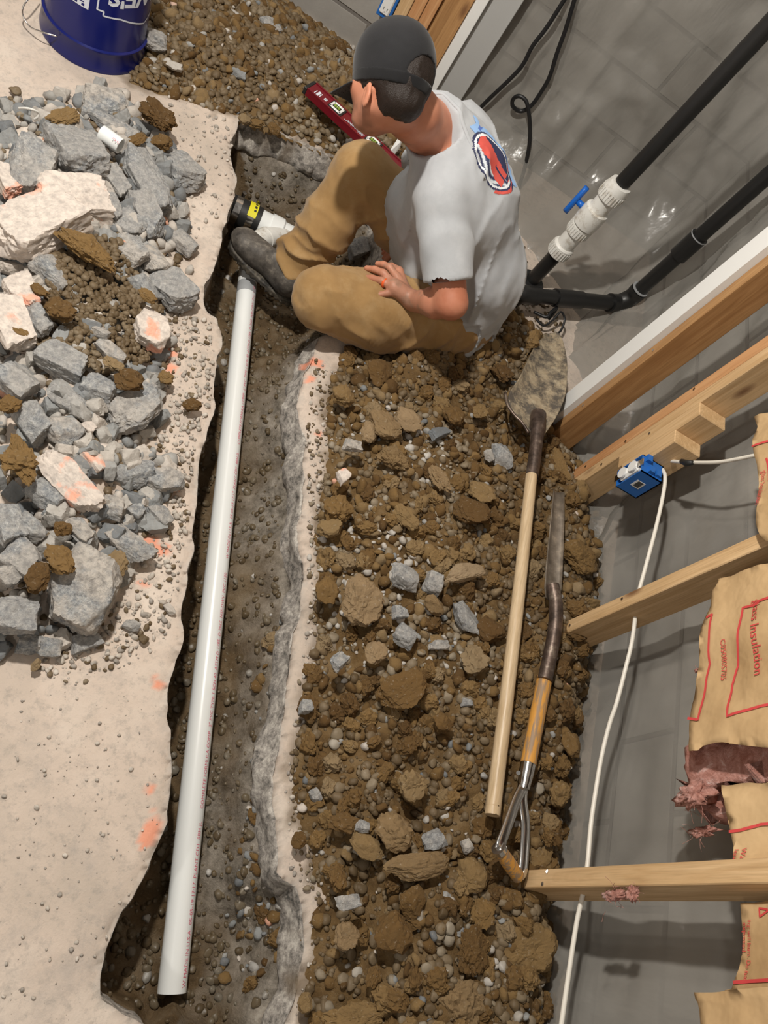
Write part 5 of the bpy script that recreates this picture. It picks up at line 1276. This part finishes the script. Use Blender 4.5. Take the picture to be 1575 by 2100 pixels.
def sdf_mesh(name, fn, lo, hi, h, smooth=True):
    lo = np.array(lo, float); hi = np.array(hi, float); B = 12; n = (np.ceil((hi-lo)/h/B).astype(int))*B + 1
    Vv = np.full(tuple(n), 9., np.float32)
    for i in range(0, n[0]-1, B):
        js, ks = np.meshgrid(np.arange(0, n[1]-1, B), np.arange(0, n[2]-1, B), indexing='ij')
        C = lo + h*(np.stack([np.full(js.shape, i), js, ks], -1) + B/2); dc = fn(C)
        act = np.abs(dc) < h*B*2.0
        for j, k, a_, d_ in zip(js.ravel(), ks.ravel(), act.ravel(), dc.ravel()):
            if a_:
                g = np.stack(np.meshgrid(np.arange(i, i+B+1), np.arange(j, j+B+1), np.arange(k, k+B+1), indexing='ij'), -1)
                Vv[i:i+B+1, j:j+B+1, k:k+B+1] = fn(lo + h*g)
            elif d_ < 0: Vv[i:i+B+1, j:j+B+1, k:k+B+1] = np.where(Vv[i:i+B+1, j:j+B+1, k:k+B+1] > 8.9, d_, Vv[i:i+B+1, j:j+B+1, k:k+B+1])
    s = Vv < 0; m_ = [q-1 for q in n]
    cnt = np.zeros(tuple(m_), np.float32); acc = np.zeros(tuple(m_) + (3,), np.float32)
    offs = [(0,0,0),(1,0,0),(0,1,0),(1,1,0),(0,0,1),(1,0,1),(0,1,1),(1,1,1)]
    def sub(A, o): return A[o[0]:o[0]+m_[0], o[1]:o[1]+m_[1], o[2]:o[2]+m_[2]]
    for a in offs:
        for ax_ in range(3):
            if a[ax_]: continue
            b = list(a); b[ax_] = 1; va, vb_ = sub(Vv, a), sub(Vv, b); c_ = (va < 0) != (vb_ < 0)
            t = np.where(c_, va/np.where(c_, va-vb_, 1), 0); cnt += c_
            for q in range(3): acc[..., q] += np.where(c_, a[q] + (t if q == ax_ else 0), 0)
    cell = cnt > 0; idx = np.full(tuple(m_), -1, np.int64); I = np.argwhere(cell); idx[cell] = np.arange(len(I))
    verts = lo + h*(I + acc[cell]/cnt[cell][:, None])
    F_ = []
    for ax_ in range(3):
        o1, o2 = [(1, 2), (2, 0), (0, 1)][ax_]
        sl = [slice(1, q) for q in m_]; sl[ax_] = slice(0, m_[ax_])
        A = s[tuple(sl)]; sb = list(sl); sb[ax_] = slice(1, m_[ax_]+1); Bq = s[tuple(sb)]
        for flag, rev in ((A & ~Bq, False), (~A & Bq, True)):
            E_ = np.argwhere(flag) + [0 if q == ax_ else 1 for q in range(3)]
            if not len(E_): continue
            d1 = np.zeros(3, int); d1[o1] = 1; d2 = np.zeros(3, int); d2[o2] = 1
            q4 = [idx[tuple((E_ - x).T)] for x in (d1+d2, d2, 0*d1, d1)]
            if rev: q4 = q4[::-1]
            F_.append(np.stack(q4, 1))
    Fq = np.vstack(F_); Fq = Fq[(Fq >= 0).all(1)]
    return mesh(name, verts, Fq, smooth)
# --- joints
PEL = np.array([.50, 1.93, .12]); HIPL = np.array([.46, 1.82, .11]); HIPR = np.array([.48, 2.03, .11])
KNL = W(664, 612, .115); KNR = W(742, 352, .30)
ANR = W(588, 556, -.05); ANL = np.array([.24, 1.93, -.13])
SHL = np.array([.245, 1.775, .495]); SHR = np.array([.235, 2.06, .52]); ELL_ = W(926, 622, .36); WRL = W(848, 618, .235)
C7 = np.array([.135, 1.925, .60]); HC = W(803, 170, .68)
hf_ = unit([-.608, .423, -.659]); hu = np.array([-.243, .649, .631]); hu = unit(hu - hf_*hu.dot(hf_)); hl = np.cross(hu, hf_)
HR = np.stack([hf_, hl, hu])          # rows: head axes
def HP(f, l, u): return HC + hf_*f + hl*l + hu*u
ELR = np.array([.20, 2.10, .29]); WRR = np.array([.27, 2.02, .20])
# --- skin (one continuous body)
K0 = [W(826,603,.238), W(809,594,.243), W(806,580,.243), W(812,566,.238)]      # knuckles: little, ring, middle, index
TIP = [W(747,613,.187), W(744,569,.196), W(752,550,.199), W(774,541,.205)]
def fingers(P):
    d = None
    for k, (a, b) in enumerate(zip(K0, TIP)):
        m1 = a + (b-a)*.45 + [0, 0, .014]; m2 = a + (b-a)*.76 + [0, 0, .010]
        r_ = [.0092,.0102,.0104,.0102][k]
        c_ = chain(P, [a, m1, m2, b], [r_*1.08, r_*1.05, r_*.93, r_*.80], .004); d = c_ if d is None else np.minimum(d, c_)
    return d
def body(P):
    # torso core under the shirt, pelvis core under the trousers
    d = chain(P, [PEL, [.46,1.93,.30], [.34,1.93,.44], [.25,1.93,.50]], [.10,.10,.11,.10], .04)
    d = smin(d, cone(P, SHL, SHR, .05, .05), .04)
    d = smin(d, cone(P, SHL + [0,.02,0], ELL_, .055, .043), .03)
    d = smin(d, chain(P, [ELL_, ELL_*.6+WRL*.4, WRL], [.042,.043,.028], .012), .012)
    hand = ell(P, (K0[1]+K0[2]+WRL*1.3)/3.3 + [0,0,.0], [.046,.040,.018], None)
    palm = chain(P, [WRL, K0[1]*.5+K0[2]*.5], [.025,.022], .01)
    for k in K0: palm = smin(palm, cone(P, WRL*.75+k*.25, k, .017, .0125), .012)
    d = smin(d, palm, .012)
    d = smin(d, fingers(P), .004)
    th0 = WRL*.55 + K0[3]*.45; th1 = W(818, 556, .232); th2 = W(802, 545, .215)
    d = smin(d, chain(P, [th0, th1, th2], [.016,.013,.010], .006), .006)
    # right arm, reaching forward behind the knee
    d = smin(d, cone(P, SHR, ELR, .052, .042), .03); d = smin(d, cone(P, ELR, WRR, .041, .027), .01)
    KD = unit(np.array([-.25, -.1, -.9])); hr = WRR + KD*.05
    d = smin(d, cone(P, WRR, hr, .024, .02), .012)
    sd = unit(np.cross(KD, [0, 0, 1.]))
    for k in range(4):
        a = hr + sd*(k-1.5)*.019; b = a + KD*.045 + [0,0,-.012]; d = smin(d, chain(P, [a, b, b + KD*.02 + [0,0,-.022]], [.0098,.009,.008], .003), .003)
    d = smin(d, cone(P, WRR, hr - sd*.05, .013, .010), .006)
    # neck and head
    nb = HP(-.02, 0, -.075)
    d = smin(d, chain(P, [C7 + [.02,0,-.05], C7*.5+nb*.5 + hf_*.0, HP(-.015,0,-.03)], [.072,.062,.060], .02), .03)
    q = (P - HC) @ HR.T
    hd = ell(q, (0,0,.02), (.093,.074,.098)); hd = smin(hd, ell(q, (.030,0,-.040), (.058,.058,.070)), .03)
    hd = smin(hd, ell(q, (.054,0,-.090), (.026,.030,.020)), .025)
    hd = smin(hd, cone(q, (.005,.046,-.066), (.045,.026,-.092), .016, .016), .02); hd = smin(hd, cone(q, (.005,-.046,-.066), (.045,-.026,-.092), .016, .016), .02)
    hd = smin(hd, cone(q, (.080,0,-.008), (.102,0,-.040), .008, .011), .008)
    hd = smin(hd, ell(q, (.094,0,-.044), (.012,.017,.008)), .006)
    hd = smin(hd, cone(q, (.080,-.03,.006), (.080,.03,.006), .009, .009), .012)
    for s_ in (-1, 1):
        hd = smax(hd, -ell(q, (.090, s_*.030, -.010), (.014,.016,.011)), .01); hd = smin(hd, ell(q, (.075, s_*.030, -.010), (.012,.013,.011)), .003)
        hd = smin(hd, ell(q, (.050, s_*.044, -.030), (.024,.02,.02)), .02)
    hd = smin(hd, ell(q, (.084,0,-.063), (.010,.022,.0045)), .004); hd = smin(hd, ell(q, (.082,0,-.072), (.010,.019,.005)), .004)
    for s_ in (-1, 1):
        c = math.cos(.35); sn = math.sin(.35)*s_
        Re = np.array([[c, -sn, 0], [sn, c, 0], [0, 0, 1]])
        e_ = ell(q, (-.010, s_*.075, -.055), (.017,.0065,.028), Re); e_ = smax(e_, -ell(q, (-.005, s_*.083, -.053), (.009,.006,.017), Re), .004)
        hd = smin(hd, e_, .006)
    return smin(d, hd, .018)
# --- shirt
SL_END = SHL + (ELL_-SHL)*.78
CUFC = W(581, 562, -.055); _dl = W(612, 622, -.055) - W(553, 512, -.055); CUFN = unit(np.cross(_dl, ray(581, 562))); CUFN = CUFN*(1 if CUFN@(KNR-CUFC) < 0 else -1)
def shirt(P):
    d = cone(P, [.525,1.90,.09], [.485,1.90,.27], .132, .132)
    d = smin(d, cone(P, [.51,1.99,.10], [.47,1.98,.28], .115, .120), .05)
    d = smin(d, cone(P, [.485,1.91,.27], [.345,1.925,.42], .132, .128), .06)
    d = smin(d, ell(P, [.325,1.925,.43], [.145,.195,.135]), .06)
    d = smin(d, cone(P, [.25,1.84,.50], [.25,2.03,.51], .085, .085), .06)
    d = smin(d, cone(P, C7 + [.03,0,-.04], C7 + [.12,0,-.09], .085, .10), .06)
    d = smin(d, cone(P, [.24,1.93,.34], [.33,1.93,.22], .10, .11), .05)
    ax_ = unit(SL_END-SHL)
    sl = chain(P, [SHL + [.05,.05,-.01], SHL + [.01,.01,0], SL_END], [.082,.074,.070], .02)
    slr = cone(P, SHR, SHR+(ELR-SHR)*.75, .072, .07); d = smin(d, slr, .025)
    # wrinkles: long soft diagonal pulls plus fine ones; stronger low on the body
    Q = P*[1.6, 1.0, .9]; Q = np.stack([Q[..., 0]+.5*Q[..., 2], Q[..., 1]-.4*Q[..., 2], Q[..., 2]*.55], -1)
    low = np.clip((.42-P[..., 2])/.3, 0, 1)
    d = d + (.006+.010*low)*(np.abs(fbm(Q, 9, 3, 301)) - .25) - (.007+.007*low)*(1-np.minimum(np.abs(fbm(Q*[1,.8,1.1], 6, 2, 311))*2.6, 1))**2.5 + .0015*fbm(P, 26, 2, 302)
    sld = (P-SHL)@ax_; nearsl = np.exp(-np.clip(sl, 0, 1)/.02)
    sl = sl + .0022*np.sin(fbm(P, 6, 1, 5)*5 + sld*70)*np.clip(sld/.1, 0, 1) + .004*fbm(P, 11, 2, 306)
    cutn = unit(ax_ + np.array([0, 0, -.12])); sl = smax(sl, (P-SL_END)@cutn, .005)
    d = smin(d, sl, .016)
    # cuts: sleeve hem, waist hem, neck hole
    hem = W(985, 690, .07); hn = unit([.25, -.1, -1.])
    d = smax(d, (P-np.array([.58,1.88,.055]))@hn, .012)
    nb = HP(-.02, 0, -.075); na = unit(nb-C7)
    al = (P-C7)@na; rd = np.linalg.norm(P-C7-al[..., None]*na, axis=-1); d = np.where((rd < .10) & (al > -.03) & (al < .2), smax(d, al-.012, .006), d)
    return d
def trousers(P):
    d = ell(P, PEL + [.0,0,-.01], [.155,.19,.115])
    d = smin(d, chain(P, [HIPR, HIPR*.45+KNR*.55 + [0,0,.01], KNR], [.105,.098,.078], .04), .03)
    d = smin(d, chain(P, [KNR, KNR*.5+ANR*.5 + [.01,0,0], ANR + [0,0,-.01]], [.076,.078,.070], .04), .025); d = smin(d, cone(P, ANR, ANR + (ANR-KNR)*.25, .070, .070), .02)
    th = chain(P, [HIPL, HIPL*.45+KNL*.55 + [.01,-.01,.0], KNL], [.112,.104,.088], .05)
    d2 = smin(th, chain(P, [KNL, KNL*.5+ANL*.5, ANL], [.083,.082,.07], .04), .02)
    d = smin(d, d2, .012)
    # folds
    def along(a, b): u_ = unit(b-a); return (P-a)@u_, np.linalg.norm(b-a)
    w_ = .0
    s1, l1 = along(KNR, ANR); rr = np.exp(-((s1-l1*.78)/.12)**2); near = cone(P, KNR, ANR, .08, .08) < .03
    rid = lambda x: (1-np.abs(np.sin(x)))**1.6
    ax1 = unit(np.cross(KNR-ANR, [0, 0, 1.])); sk = (P-KNR)@ax1
    w_ = w_ - near*rr*.016*rid(s1*42 + sk*14 + 1.6*fbm(P, 7, 2, 61)) + near*rr*.006
    s2, l2 = along(HIPR, KNR); near = cone(P, HIPR, KNR, .1, .08) < .03
    under = np.clip((KNR[2]+.02-P[..., 2])/.08, 0, 1)
    w_ = w_ - near*under*np.exp(-((s2-l2*.72)/.16)**2)*.012*rid(s2*36 + (P[..., 1]*18) + 1.5*fbm(P, 6, 2, 64))
    s3, l3 = along(HIPL, KNL); near = cone(P, HIPL, KNL, .11, .09) < .03
    w_ = w_ - near*np.exp(-((s3-.04)/.12)**2)*.012*rid(s3*34 + P[..., 2]*16 + 1.5*fbm(P, 6, 2, 62))
    w_ = w_ - near*np.exp(-((s3-l3*.7)/.16)**2)*.009*rid(s3*22 - P[..., 2]*26 + 2*fbm(P, 5, 2, 66))
    Q = np.stack([P[..., 0]*.7+P[..., 1]*.4, P[..., 1]*1.2, P[..., 2]*1.2 + P[..., 0]*.5], -1)
    d = d + w_ + .008*(np.abs(fbm(Q, 8, 3, 303)) - .3) - .006*(1-np.minimum(np.abs(fbm(Q, 7, 2, 313))*2.4, 1))**3 + .001*fbm(P, 30, 2, 304)
    ce = CUFC; cn = CUFN
    d = np.where(np.linalg.norm(P-ce, axis=-1) < .16, smax(d, (P-ce)@cn, .006), d)
    return d
HEEL = W(600, 618, -.12); TOE = W(462, 492, -.115)
bf = unit([TOE[0]-HEEL[0], TOE[1]-HEEL[1], .03]); bu = unit(np.array([.08, -.12, 1]) - bf*np.dot([.08, -.12, 1], bf)); bl = np.cross(bu, bf)
BR_ = np.stack([bf, bl, bu]); B0 = HEEL + [0, 0, -.0]; BL = np.linalg.norm(TOE-HEEL)
def boot_upper(q, shaft):
    d = cone(q, (.055,0,.055), (.17,0,.050), .042, .040); d = smin(d, ell(q, (BL-.065,0,.042), (.068,.049,.038)), .03)
    d = smin(d, cone(q, (.06,0,.07), (.13,0,.085), .044, .030), .03); d = smin(d, cone(q, (.055,0,.08), shaft, .047, .044), .02)
    return smax(d, -(q[..., 2]-.02), .004) + .0012*fbm(q, 45, 3, 8)
def boot_sole(q):
    e = np.stack([q[..., 0], q[..., 1]], -1); a = np.array([.045, 0]); b = np.array([BL-.052, .004]); t = np.clip(((e-a)@(b-a))/((b-a)@(b-a)), 0, 1)
    wd = .042 + .008*np.sin(t*3.1) + .004*t
    d2 = np.linalg.norm(e - a - t[..., None]*(b-a), axis=-1) - wd
    d = np.maximum(d2, np.abs(q[..., 2]-.013)-.013)
    notch = np.maximum(np.abs(q[..., 0]-.115)-.022, q[..., 2]-.008); d = np.maximum(d, -notch)
    return d + .0018*np.sin(q[..., 0]*330)*(q[..., 2] < .012)
def boot(root, o, R, shaft, nm='boot'):
    Rt = np.array(R)
    def wr(fn): return lambda P: fn((P-o)@Rt.T)
    c = o + np.array([.15, 0, .08])@Rt; lo, hi = c-.23, c+.23
    b = child(nm, sdf_mesh('boot', wr(lambda q: boot_upper(q, shaft)), lo, hi, .005), M['boot'], root)
    child('sole', sdf_mesh('sole', wr(boot_sole), lo, hi, .0045), M['sole'], b); return b
def head_local(fn): return lambda P: fn((P-HC)@HR.T)
def capf(q):
    o = ell(q, (0,0,.024), (.103,.085,.114)); o = smin(o, ell(q, (.035,0,.055), (.070,.068,.072)), .03)
    i = o + .006
    d = np.maximum(o, -i); slope = q[..., 2] - (-.022 + .06*np.minimum(q[..., 0], 0)*-1)
    d = np.maximum(d, -slope)
    ar = np.sqrt((q[..., 1]/.044)**2 + ((q[..., 2]-.006)/.050)**2)      # half-moon opening at the back
    op = np.where((q[..., 0] < -.03) & (q[..., 2] > .008), ar-1, 1)*.03
    d = np.maximum(d, -op)
    # six panel seams
    an = np.arctan2(q[..., 1], q[..., 0]); d = d + .0008*np.exp(-(np.abs(((an/(math.pi/3)) % 1)-.5)*2-1)**2/.004)*0
    return d
def brim(q):
    x = q[..., 0]; y = q[..., 1]
    top = -.014 - .9*(x-.09)*.45 - 5.2*y*y
    r_ = np.sqrt(((x-.080)/.068)**2 + (y/.088)**2) - 1
    return np.maximum(np.maximum(np.abs(q[..., 2]-top)-.0028, r_*.05), .084-x-6.0*y*y)
def hair(q):
    d = ell(q, (-.003,0,.018), (.099,.0805,.108)) + .0022*fbm(q*[1,1,.35], 60, 3, 12)
    d = smin(d, ell(q, (-.040,0,-.040), (.056,.056,.045)) + .002*fbm(q*[1,1,.35], 60, 3, 13), .012)
    d = np.maximum(d, q[..., 2]-np.where(q[..., 0] < -.03, .09, .02))
    d = np.maximum(d, -(q[..., 2] - (-.080 + .004*fbm(q, 60, 2, 3) + .30*np.clip(np.abs(q[..., 1])-.03, 0, .1))))
    d = np.maximum(d, q[..., 0] - (.010 + np.clip(q[..., 2]+.055, 0, .05)*.6) )
    ear = np.maximum(np.abs(q[..., 0]+.004)-.017, np.abs(q[..., 2]+.060)-.026); ear = np.maximum(ear, .045-np.abs(q[..., 1]))
    return np.maximum(d, -ear)

def mk_cloth(name, a, b, rough=.9, weave=900, dust=None):
    m_ = mat(name, rough=rough, spec=.15); n = N(m_); n.world = True
    c = n.ramp(n.noise(7, 5, .65), [(0.3, a), (0.7, b)])
    if dust: c = n.mix(n.ramp(n.noise(13, 5, .7), [(0.5, (0,0,0)), (0.75, (.6,.6,.6))]), c, dust)
    n.color(c); n.bump(n.noise(weave, 2, .5), .25, .001); n.b.inputs['Sheen Weight'].default_value = .15; return m_
M['shirt'] = mk_cloth('heather_grey_cotton', (.37,.385,.405), (.45,.465,.485), dust=(.50,.515,.53))
M['pants'] = mk_cloth('tan_duck_canvas', (.28,.165,.065), (.38,.235,.10), dust=(.42,.29,.15))
M['cap'] = mk_cloth('charcoal_mesh_cap', (.011,.011,.012), (.020,.020,.022), .8, 700)
M['capdark'] = mk_cloth('black_cap_cloth', (.008,.008,.009), (.014,.014,.015), .75)
def mk_skin():
    m_ = mat('sunburnt_skin', rough=.5, spec=.35); n = N(m_); n.world = True
    c = n.ramp(n.noise(11, 4, .6), [(0.3, (.44,.16,.09)), (0.7, (.60,.27,.17))])
    c = n.mix(n.attr('beard', 'Fac'), c, (.10,.06,.04)); c = n.mix(n.attr('grime', 'Fac'), c, n.ramp(n.noise(40, 4, .7), [(.35, (.26,.16,.11)), (.7, (.40,.24,.17))]))
    n.color(c); n.bump(n.noise(200, 3, .6), .15, .001); n.b.inputs['Subsurface Weight'].default_value = .08; n.b.inputs['Subsurface Radius'].default_value = (.01,.004,.002); return m_
M['skin'] = mk_skin()
M['hair'] = mat('dark_brown_hair', (.018,.011,.008), .45, .4); nn = N(M['hair']); nn.bump(nn.noise(3, 3, .6, vec=nn.scaled((200, 200, 60))), .6, .003)
M['boot'] = mat('dusty_worn_leather', rough=.6, spec=.35); nn = N(M['boot']); nn.world = True
nn.color(nn.ramp(nn.noise(24, 5, .7), [(0.35, (.035,.03,.026)), (0.55, (.10,.088,.075)), (0.72, (.26,.23,.19))])); nn.bump(nn.noise(50, 4, .6), .4, .002)
M['sole'] = mat('muddy_rubber_sole', rough=.6, spec=.3); nn = N(M['sole']); nn.world = True
nn.color(nn.ramp(nn.noise(40, 5, .7), [(0.4, (.03,.027,.024)), (0.68, (.15,.13,.10))]))
M['orange'] = mat('orange_silicone_ring', (.85,.12,.02), .5)

man = thing('person', (.50, 1.93, .0), 'person in grey t-shirt, tan trousers and dark cap sitting at the hole', 'person')
bm_ = sdf_mesh('body', body, (-.25, 1.45, -.02), (.66, 2.25, .93), .0042)
P = np.array([v.co[:] for v in bm_.vertices]); q = (P-HC)@HR.T
be = ss((-.045-q[:, 2])/.03)*ss((q[:, 0]+.01)/.03)*(q[:, 2] > -.16)*.55*(.7+.3*fbm(q, 80, 2, 4)); be *= (np.linalg.norm(q, axis=1) < .16)
a_ = bm_.attributes.new('beard', 'FLOAT', 'POINT'); a_.data.foreach_set('value', np.clip(be, 0, .6).astype(np.float32))
gr = np.clip(1.2 - np.linalg.norm(P - (WRL*.5 + K0[1]*.5), axis=1)/.11, 0, 1)*.55*(np.linalg.norm(q, axis=1) > .3)
a_ = bm_.attributes.new('grime', 'FLOAT', 'POINT'); a_.data.foreach_set('value', np.clip(gr + .35*(fbm(P, 25, 3, 9) > .35)*(gr > .02), 0, .8).astype(np.float32))
child('body', bm_, M['skin'], man)
tsm = sdf_mesh('t_shirt', shirt, (0.02, 1.60, -.02), (.78, 2.30, .74), .0065)
ts = child('t_shirt', tsm, M['shirt'], man)
child('trousers', sdf_mesh('trousers', trousers, (-.16, 1.45, -.20), (.74, 2.28, .50), .0062), M['pants'], man)
sh_ = (ANR + (KNR-ANR)*.22 - B0)@BR_.T
boot(man, B0 - bf*.012 - bu*.002, BR_, tuple(sh_))
b2f = unit([-.25, .95, -.1]); b2u = unit(np.array([.6, 0, .8]) - b2f*np.dot([.6, 0, .8], b2f)); b2 = np.stack([b2f, np.cross(b2u, b2f), b2u])
boot(man, ANL + [.03,-.02,-.09], b2, (.055, 0, .17))
lo, hi = HC-.2, HC+.2
cp = child('cap', sdf_mesh('cap', head_local(capf), lo, hi, .0034), M['cap'], man)
child('button', MB().tube([HP(0,0,.134), HP(0,0,.1405), HP(0,0,.142)], [.009,.008,.003], 16).mesh(smooth=True), M['capdark'], cp)
child('brim', sdf_mesh('brim', head_local(brim), lo, hi, .0030), M['capdark'], cp)
def bandf(q):
    o = ell(q, (0,0,.024), (.1045,.0865,.115)); pl = q[..., 2] - (-.022 + .06*np.minimum(q[..., 0], 0)*-1); return np.maximum(np.maximum(o, -(o+.008)), np.abs(pl-.011)-.0125)
child('band', sdf_mesh('band', head_local(bandf), lo, hi, .0034), M['capdark'], cp)
child('hair', sdf_mesh('hair', head_local(hair), lo, hi, .0034), M['hair'], man)
# wedding ring on the ring finger
a, b = K0[1], TIP[1]; rc = a + (b-a)*.36 + [0,0,.010]; ud = unit(b-a); 
child('ring', MB().tube([rc - ud*.0032, rc + ud*.0032], .0128, 28).mesh(smooth=True), M['orange'], man)
# collar and hems
nb = HP(-.02, 0, -.075); na = unit(nb-C7); u1 = unit(np.cross(na, [0,1,0])); u2 = np.cross(na, u1)
bvh = BVHTree.FromPolygons([v.co[:] for v in tsm.vertices], [p.vertices[:] for p in tsm.polygons])
cen = C7 + na*.006
loop = []
for k in range(48):
    an = 2*math.pi*k/48; d_ = u1*math.cos(an)+u2*math.sin(an); hit = bvh.ray_cast(Vector(cen - na*.004 + d_*.25), Vector(-d_))
    if hit[0] is not None: loop.append(np.array(hit[0]))
if len(loop) > 30: child('collar', MB().tube(loop + [loop[0]], [(.006, .003)]*(len(loop)+1), 8, cap=False).mesh(smooth=True), M['shirt'], ts)
# printed picture on the back: colours laid on the shirt by casting a small patch onto it
def tint(x, y):
    """x across, y down the print, both 0..1; returns material key or None"""
    if x < .04: return None
    r_ = math.hypot((x-.5)/.46, (y-.5)/.5); nz_ = vnoise(np.array([x*7, y*9, 0.]), 1, 3)
    an = math.atan2(y-.5, x-.5)
    if r_ < .80:
        if r_ > .73: return 'p_white'
        if y < .16: return 'p_navy'
        if .20 < x - .20*math.sin(y*2.2) < .50 and .10 < y < .80:
            if abs(x-.36 - .2*math.sin(y*2.2)+.02) < .02 and y > .55: return 'p_navy'
            return 'p_red'
        if x >= .50:
            k = math.sin((x + .12*math.sin(y*9))*46)
            return 'p_silver' if k > .25 else ('p_navy' if k < -.35 else 'p_grey')
        if y > .78: return 'p_navy' if nz_ < .2 else 'p_red'
        return 'p_navy'
    if r_ < .86: return 'p_navy'
    if r_ < .95 and y > .74: return 'p_red' if nz_ > 0 else 'p_navy'
    if r_ < 1.12 + .25*nz_ and x < .42: return 'p_sky' if nz_ > -.3 else 'p_blue'
    return None
for nm, c in dict(p_white=(.75,.78,.80), p_navy=(.04,.045,.10), p_red=(.62,.10,.08), p_silver=(.62,.66,.70), p_grey=(.22,.24,.30), p_sky=(.30,.48,.78), p_blue=(.10,.18,.50), p_olive=(.14,.13,.08)).items(): M[nm] = mat('shirt_' + nm[2:] + '_ink', c, .8, .2)
def shirt_hit(px, py):
    d_ = unit(ray(px, py)); h = bvh.ray_cast(Vector((0, 0, CAMH)), Vector(d_)); return h
c1, c2 = shirt_hit(1012, 312), shirt_hit(1022, 372)
if c1[0] is not None and c2[0] is not None:
    n_ = np.array(c1[1]); ctr = np.array(c1[0]); dn = unit(np.array([.45, .05, -.85])); dn = unit(dn - n_*dn.dot(n_)); rt = unit(np.cross(dn, n_))
    SW, SH = .21, .225; NX, NY = 70, 90; V = {}; vl = []; per = {}
    def vid(i, j):
        if (i, j) not in V:
            p = ctr + n_*.10 + rt*((i/NX-.42)*SW) + dn*((j/NY-.42)*SH); h = bvh.ray_cast(Vector(p), Vector(-n_))
            if h[0] is None: V[(i, j)] = -1
            else: V[(i, j)] = len(vl); vl.append(np.array(h[0]) + np.array(h[1])*.0011)
        return V[(i, j)]
    fs = []; mi = []; keys = ['p_white','p_navy','p_red','p_silver','p_grey','p_sky','p_blue']
    for i in range(NX):
        for j in range(NY):
            if i < NX*.16 and j > NY*.5: continue
            k = tint((i+.5)/NX*1.3-.15, (j+.5)/NY*1.15-.06)
            if not k: continue
            q4 = [vid(i, j), vid(i, j+1), vid(i+1, j+1), vid(i+1, j)]
            if min(q4) < 0 or np.linalg.norm(vl[q4[0]]-vl[q4[2]]) > .012: continue
            fs.append(tuple(q4)); mi.append(keys.index(k))
    me = mesh('back_print', vl, fs, True)
    for k in keys: me.materials.append(M[k])
    me.polygons.foreach_set('material_index', np.array(mi, np.int32)); child('back_print', me, None, ts)
